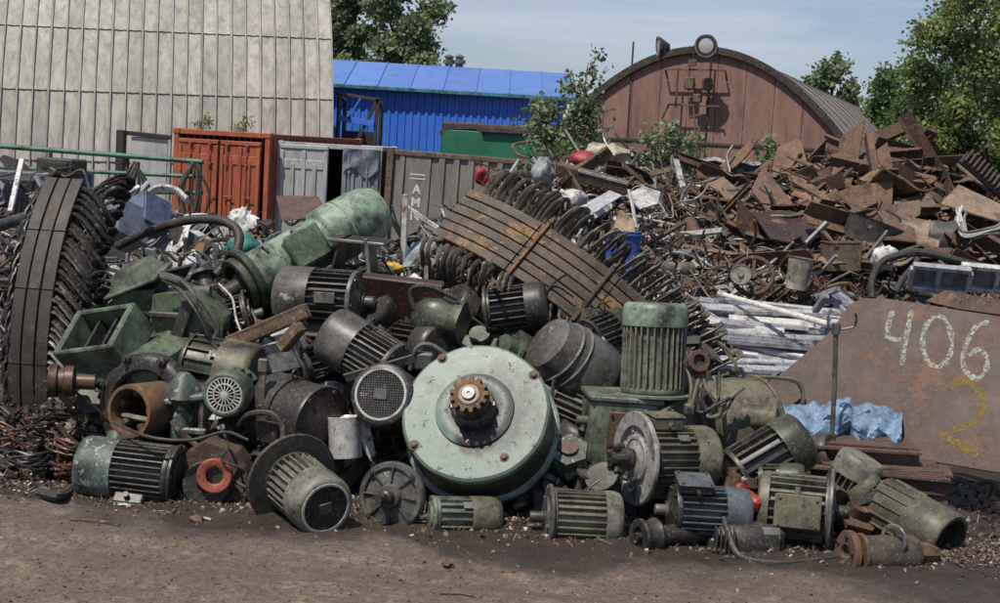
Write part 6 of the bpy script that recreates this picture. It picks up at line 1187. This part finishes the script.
# a few single sticks and scraps lying on the open ground
for px, py, L_, m_, lab in ((95, 527, .35, wood, 'thin dry stick lying on the dirt track at left'), (460, 595, .25, wood, 'short twig on the dirt near the bottom edge'), (125, 505, .10, whitep, 'small white scrap lying in front of the left motor'), (205, 519, .09, whitep, 'white paper bit on the oily ground near the red coupling')):
    o = G(px, py); b = MB(); b.tube([(-L_/2, 0, .012), (0, L_*.08, .016), (L_/2, -.02, .012)], .010, 5, flat=.6); ob = b.build('stick' if m_ is wood else 'white_scrap', m_); ob.matrix_world = T((o.x, o.y, ground_z(o.x, o.y))) @ Matrix.Rotation(rnd.uniform(-.3, .1), 4, 'Z'); tag(ob, lab, 'stick' if m_ is wood else 'scrap')
for i, px in enumerate((198, 256, 448, 720)):
    o = G(px, (520, 512, 562, 552)[i]); blob('dirt_clod', ('brown clod of dirt near the red coupling', 'pair sized brown dirt lump left of the mesh ended motor', 'small dirt lump on the track below the green cover', 'rusty dirt lump below the worm gearbox')[i], 'dirt clod', V((o.x, o.y, ground_z(o.x, o.y)+.012)), (.05, .04, .03), rustm if i else wood, i, .6)
# cables on the ground and over the motors
cable('black cable curving along the ground in front of the worm gearbox', [P(722, 512, 10.2), P(728, 532, 10.05), G(740, 556, .02), G(775, 563, .02), G(815, 560, .02), G(848, 556, .02)], .022)
cable('thick black hose end lying left of the patina capped motor', [P(86, 470, 10.95), P(72, 488, 10.8), G(58, 496, .05), G(40, 492, .05)], .035, rubber, 'hose', 'hose')
cable('thin cable draped over the left front motor and the red brown housing', [P(112, 422, 10.85), P(150, 437, 10.5), P(190, 440, 10.5), P(225, 432, 10.6), P(248, 440, 10.6)], .012)
cable('black cable running down beside the red coupling', [P(220, 425, 10.7), P(228, 445, 10.6), P(222, 460, 10.55), P(245, 470, 10.55), P(247, 490, 10.55)], .010)
cable('thin pale wire hanging over the open end of the green cylinder', [P(219, 284, 12.4), P(232, 298, 12.3), P(236, 318, 12.2), P(241, 332, 12.0)], .010, whitep, 'wire', 'wire')
# greasy motors buried in the heap fill the gaps
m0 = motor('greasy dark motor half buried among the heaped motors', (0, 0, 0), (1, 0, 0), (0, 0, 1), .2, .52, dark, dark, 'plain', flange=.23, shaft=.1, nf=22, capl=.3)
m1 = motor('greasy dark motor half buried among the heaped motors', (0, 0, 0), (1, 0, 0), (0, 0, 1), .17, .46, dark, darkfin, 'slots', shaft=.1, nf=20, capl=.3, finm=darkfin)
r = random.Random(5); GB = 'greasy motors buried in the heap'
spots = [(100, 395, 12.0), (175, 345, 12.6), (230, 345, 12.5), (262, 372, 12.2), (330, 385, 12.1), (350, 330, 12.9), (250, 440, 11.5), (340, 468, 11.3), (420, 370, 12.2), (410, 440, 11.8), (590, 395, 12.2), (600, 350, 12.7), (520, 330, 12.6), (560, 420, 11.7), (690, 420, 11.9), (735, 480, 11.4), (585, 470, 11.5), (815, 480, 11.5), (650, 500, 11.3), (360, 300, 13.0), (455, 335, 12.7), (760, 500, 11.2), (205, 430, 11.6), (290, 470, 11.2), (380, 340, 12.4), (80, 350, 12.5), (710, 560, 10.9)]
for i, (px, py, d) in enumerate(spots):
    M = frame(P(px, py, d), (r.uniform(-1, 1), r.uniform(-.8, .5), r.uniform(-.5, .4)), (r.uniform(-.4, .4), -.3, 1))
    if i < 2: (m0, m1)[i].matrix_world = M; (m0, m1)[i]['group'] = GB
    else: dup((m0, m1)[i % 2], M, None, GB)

# small fittings wedged between the motors
fm_ = []
for i in range(8):
    b = MB(); q = .07+.02*(i % 4)
    if i % 4 == 0: b.ring(q, q*.55, -.02, .02, n=24, ax='z'); 
    elif i % 4 == 1: b.prism([(-q, -q), (q*1.4, -q), (q*1.4, -q*.7), (-q*.7, -q*.7), (-q*.7, q), (-q, q)], -.03, .03)
    elif i % 4 == 2: b.lathe([(.0, -q*1.4), (q*.5, -q*1.4), (q*.5, q*.6), (q*.9, q*.65), (q*.9, q*.85), (0, q*.86)], None, 16)
    else: b.prism([(q*math.cos(a*PI/3), q*math.sin(a*PI/3)) for a in range(6)], -.03, .03); b.lathe([(q*.5, .03), (q*.5, .09), (0, .09)], None, 12)
    fm_.append(b.build('machine_fitting', (dark, olive, grey, rustm, dkgreen, dark, steel, green)[i]))
fm2 = [o.copy() for o in fm_]; [COL.objects.link(o) for o in fm2]
scatter(fm_, 230, front_z, (70, 800, 11.15, 13.2), 'small loose machine fitting wedged between the heaped motors', 'fitting', 'fittings between the motors', (.08, .30), .7, (.8, 1.7), seed=21)
scatter(fm2, 90, lambda x, y: max(front_z(x, y), ground_z(x, y)), (530, 880, 10.75, 11.7), 'small loose machine fitting wedged between the heaped motors', 'fitting', 'fittings between the motors', (.02, .30), .8, (.7, 1.5), seed=31)
cf_ = [wiggle(200+i, .7+.15*(i % 4), .009+.004*(i % 3), .08+.03*(i % 3)).build('loose_cable', (rubber, dark, olive, rubber, grey, rustm)[i % 6], smooth=50) for i in range(10)]
scatter(cf_, 140, front_z, (60, 800, 11.1, 13.2), 'loose length of cable hanging between the heaped motors', 'cable', 'cables between the motors', (.12, .36), .5, (.6, 1.2), seed=22)

for i, (px, py, d, m_, lab) in enumerate(((20, 437, 11.3, 'c', 'small bundle of torn copper winding low at the far left of the heap'), (48, 428, 11.25, 'd', 'dark tangled winding bundle beside the shaft coupling'), (64, 446, 11.05, 'c', 'loose copper coloured winding bundle left of the patina capped motor'), (28, 462, 11.0, 'd', 'dark wire bundle on the ground at the far left'), (66, 466, 10.9, 'c', 'reddish wire bundle on the ground near the black hose end'), (5, 415, 11.6, 'd', 'black winding bundle under the tall black stator'))):
    cm = mat('copper_wire', (.20, .085, .05), (.12, .055, .035), chip=(.35, .22, .16), chipamt=.4, gamt=.5, rough=.4, metal=.3) if m_ == 'c' else coild
    t = thing('wire_bundle', lab, 'wire bundle', T(P(px, py, d)) @ Matrix.Rotation(i*1.1, 4, 'Z') @ Matrix.Rotation(.5*math.sin(i), 4, 'X'))
    for k in range(9):
        b = MB(); a0 = rnd.uniform(-.3, .3); rx, ry = rnd.uniform(.13, .2), rnd.uniform(.05, .1)
        b.tube(spline([(rx*math.cos(a0+j*.9)+rnd.gauss(0, .015), ry*math.sin(a0+j*.9)+rnd.gauss(0, .02), -.04+.012*k+rnd.gauss(0, .02)) for j in range(6)], 4), .010, 5); b.build('wire_loop', cm, t)
# nameplates on a few motors
for o in [o for o in bpy.data.objects if o.type == 'EMPTY' and o.name.startswith('electric_motor') and not o.get('group')][::2]:
    st_ = [c for c in o.children if c.name.startswith('stator_housing')]
    if not st_: continue
    R_m = max(abs(v.co.y) for v in st_[0].data.vertices)
    b = MB(); b.box((0, 0, R_m+.002), (.09, .055, .004), T((0, 0, R_m)) @ Matrix.Rotation(.75 if len(o.name) % 2 else -.6, 4, 'X'), .002); b.build('nameplate', steel, o)
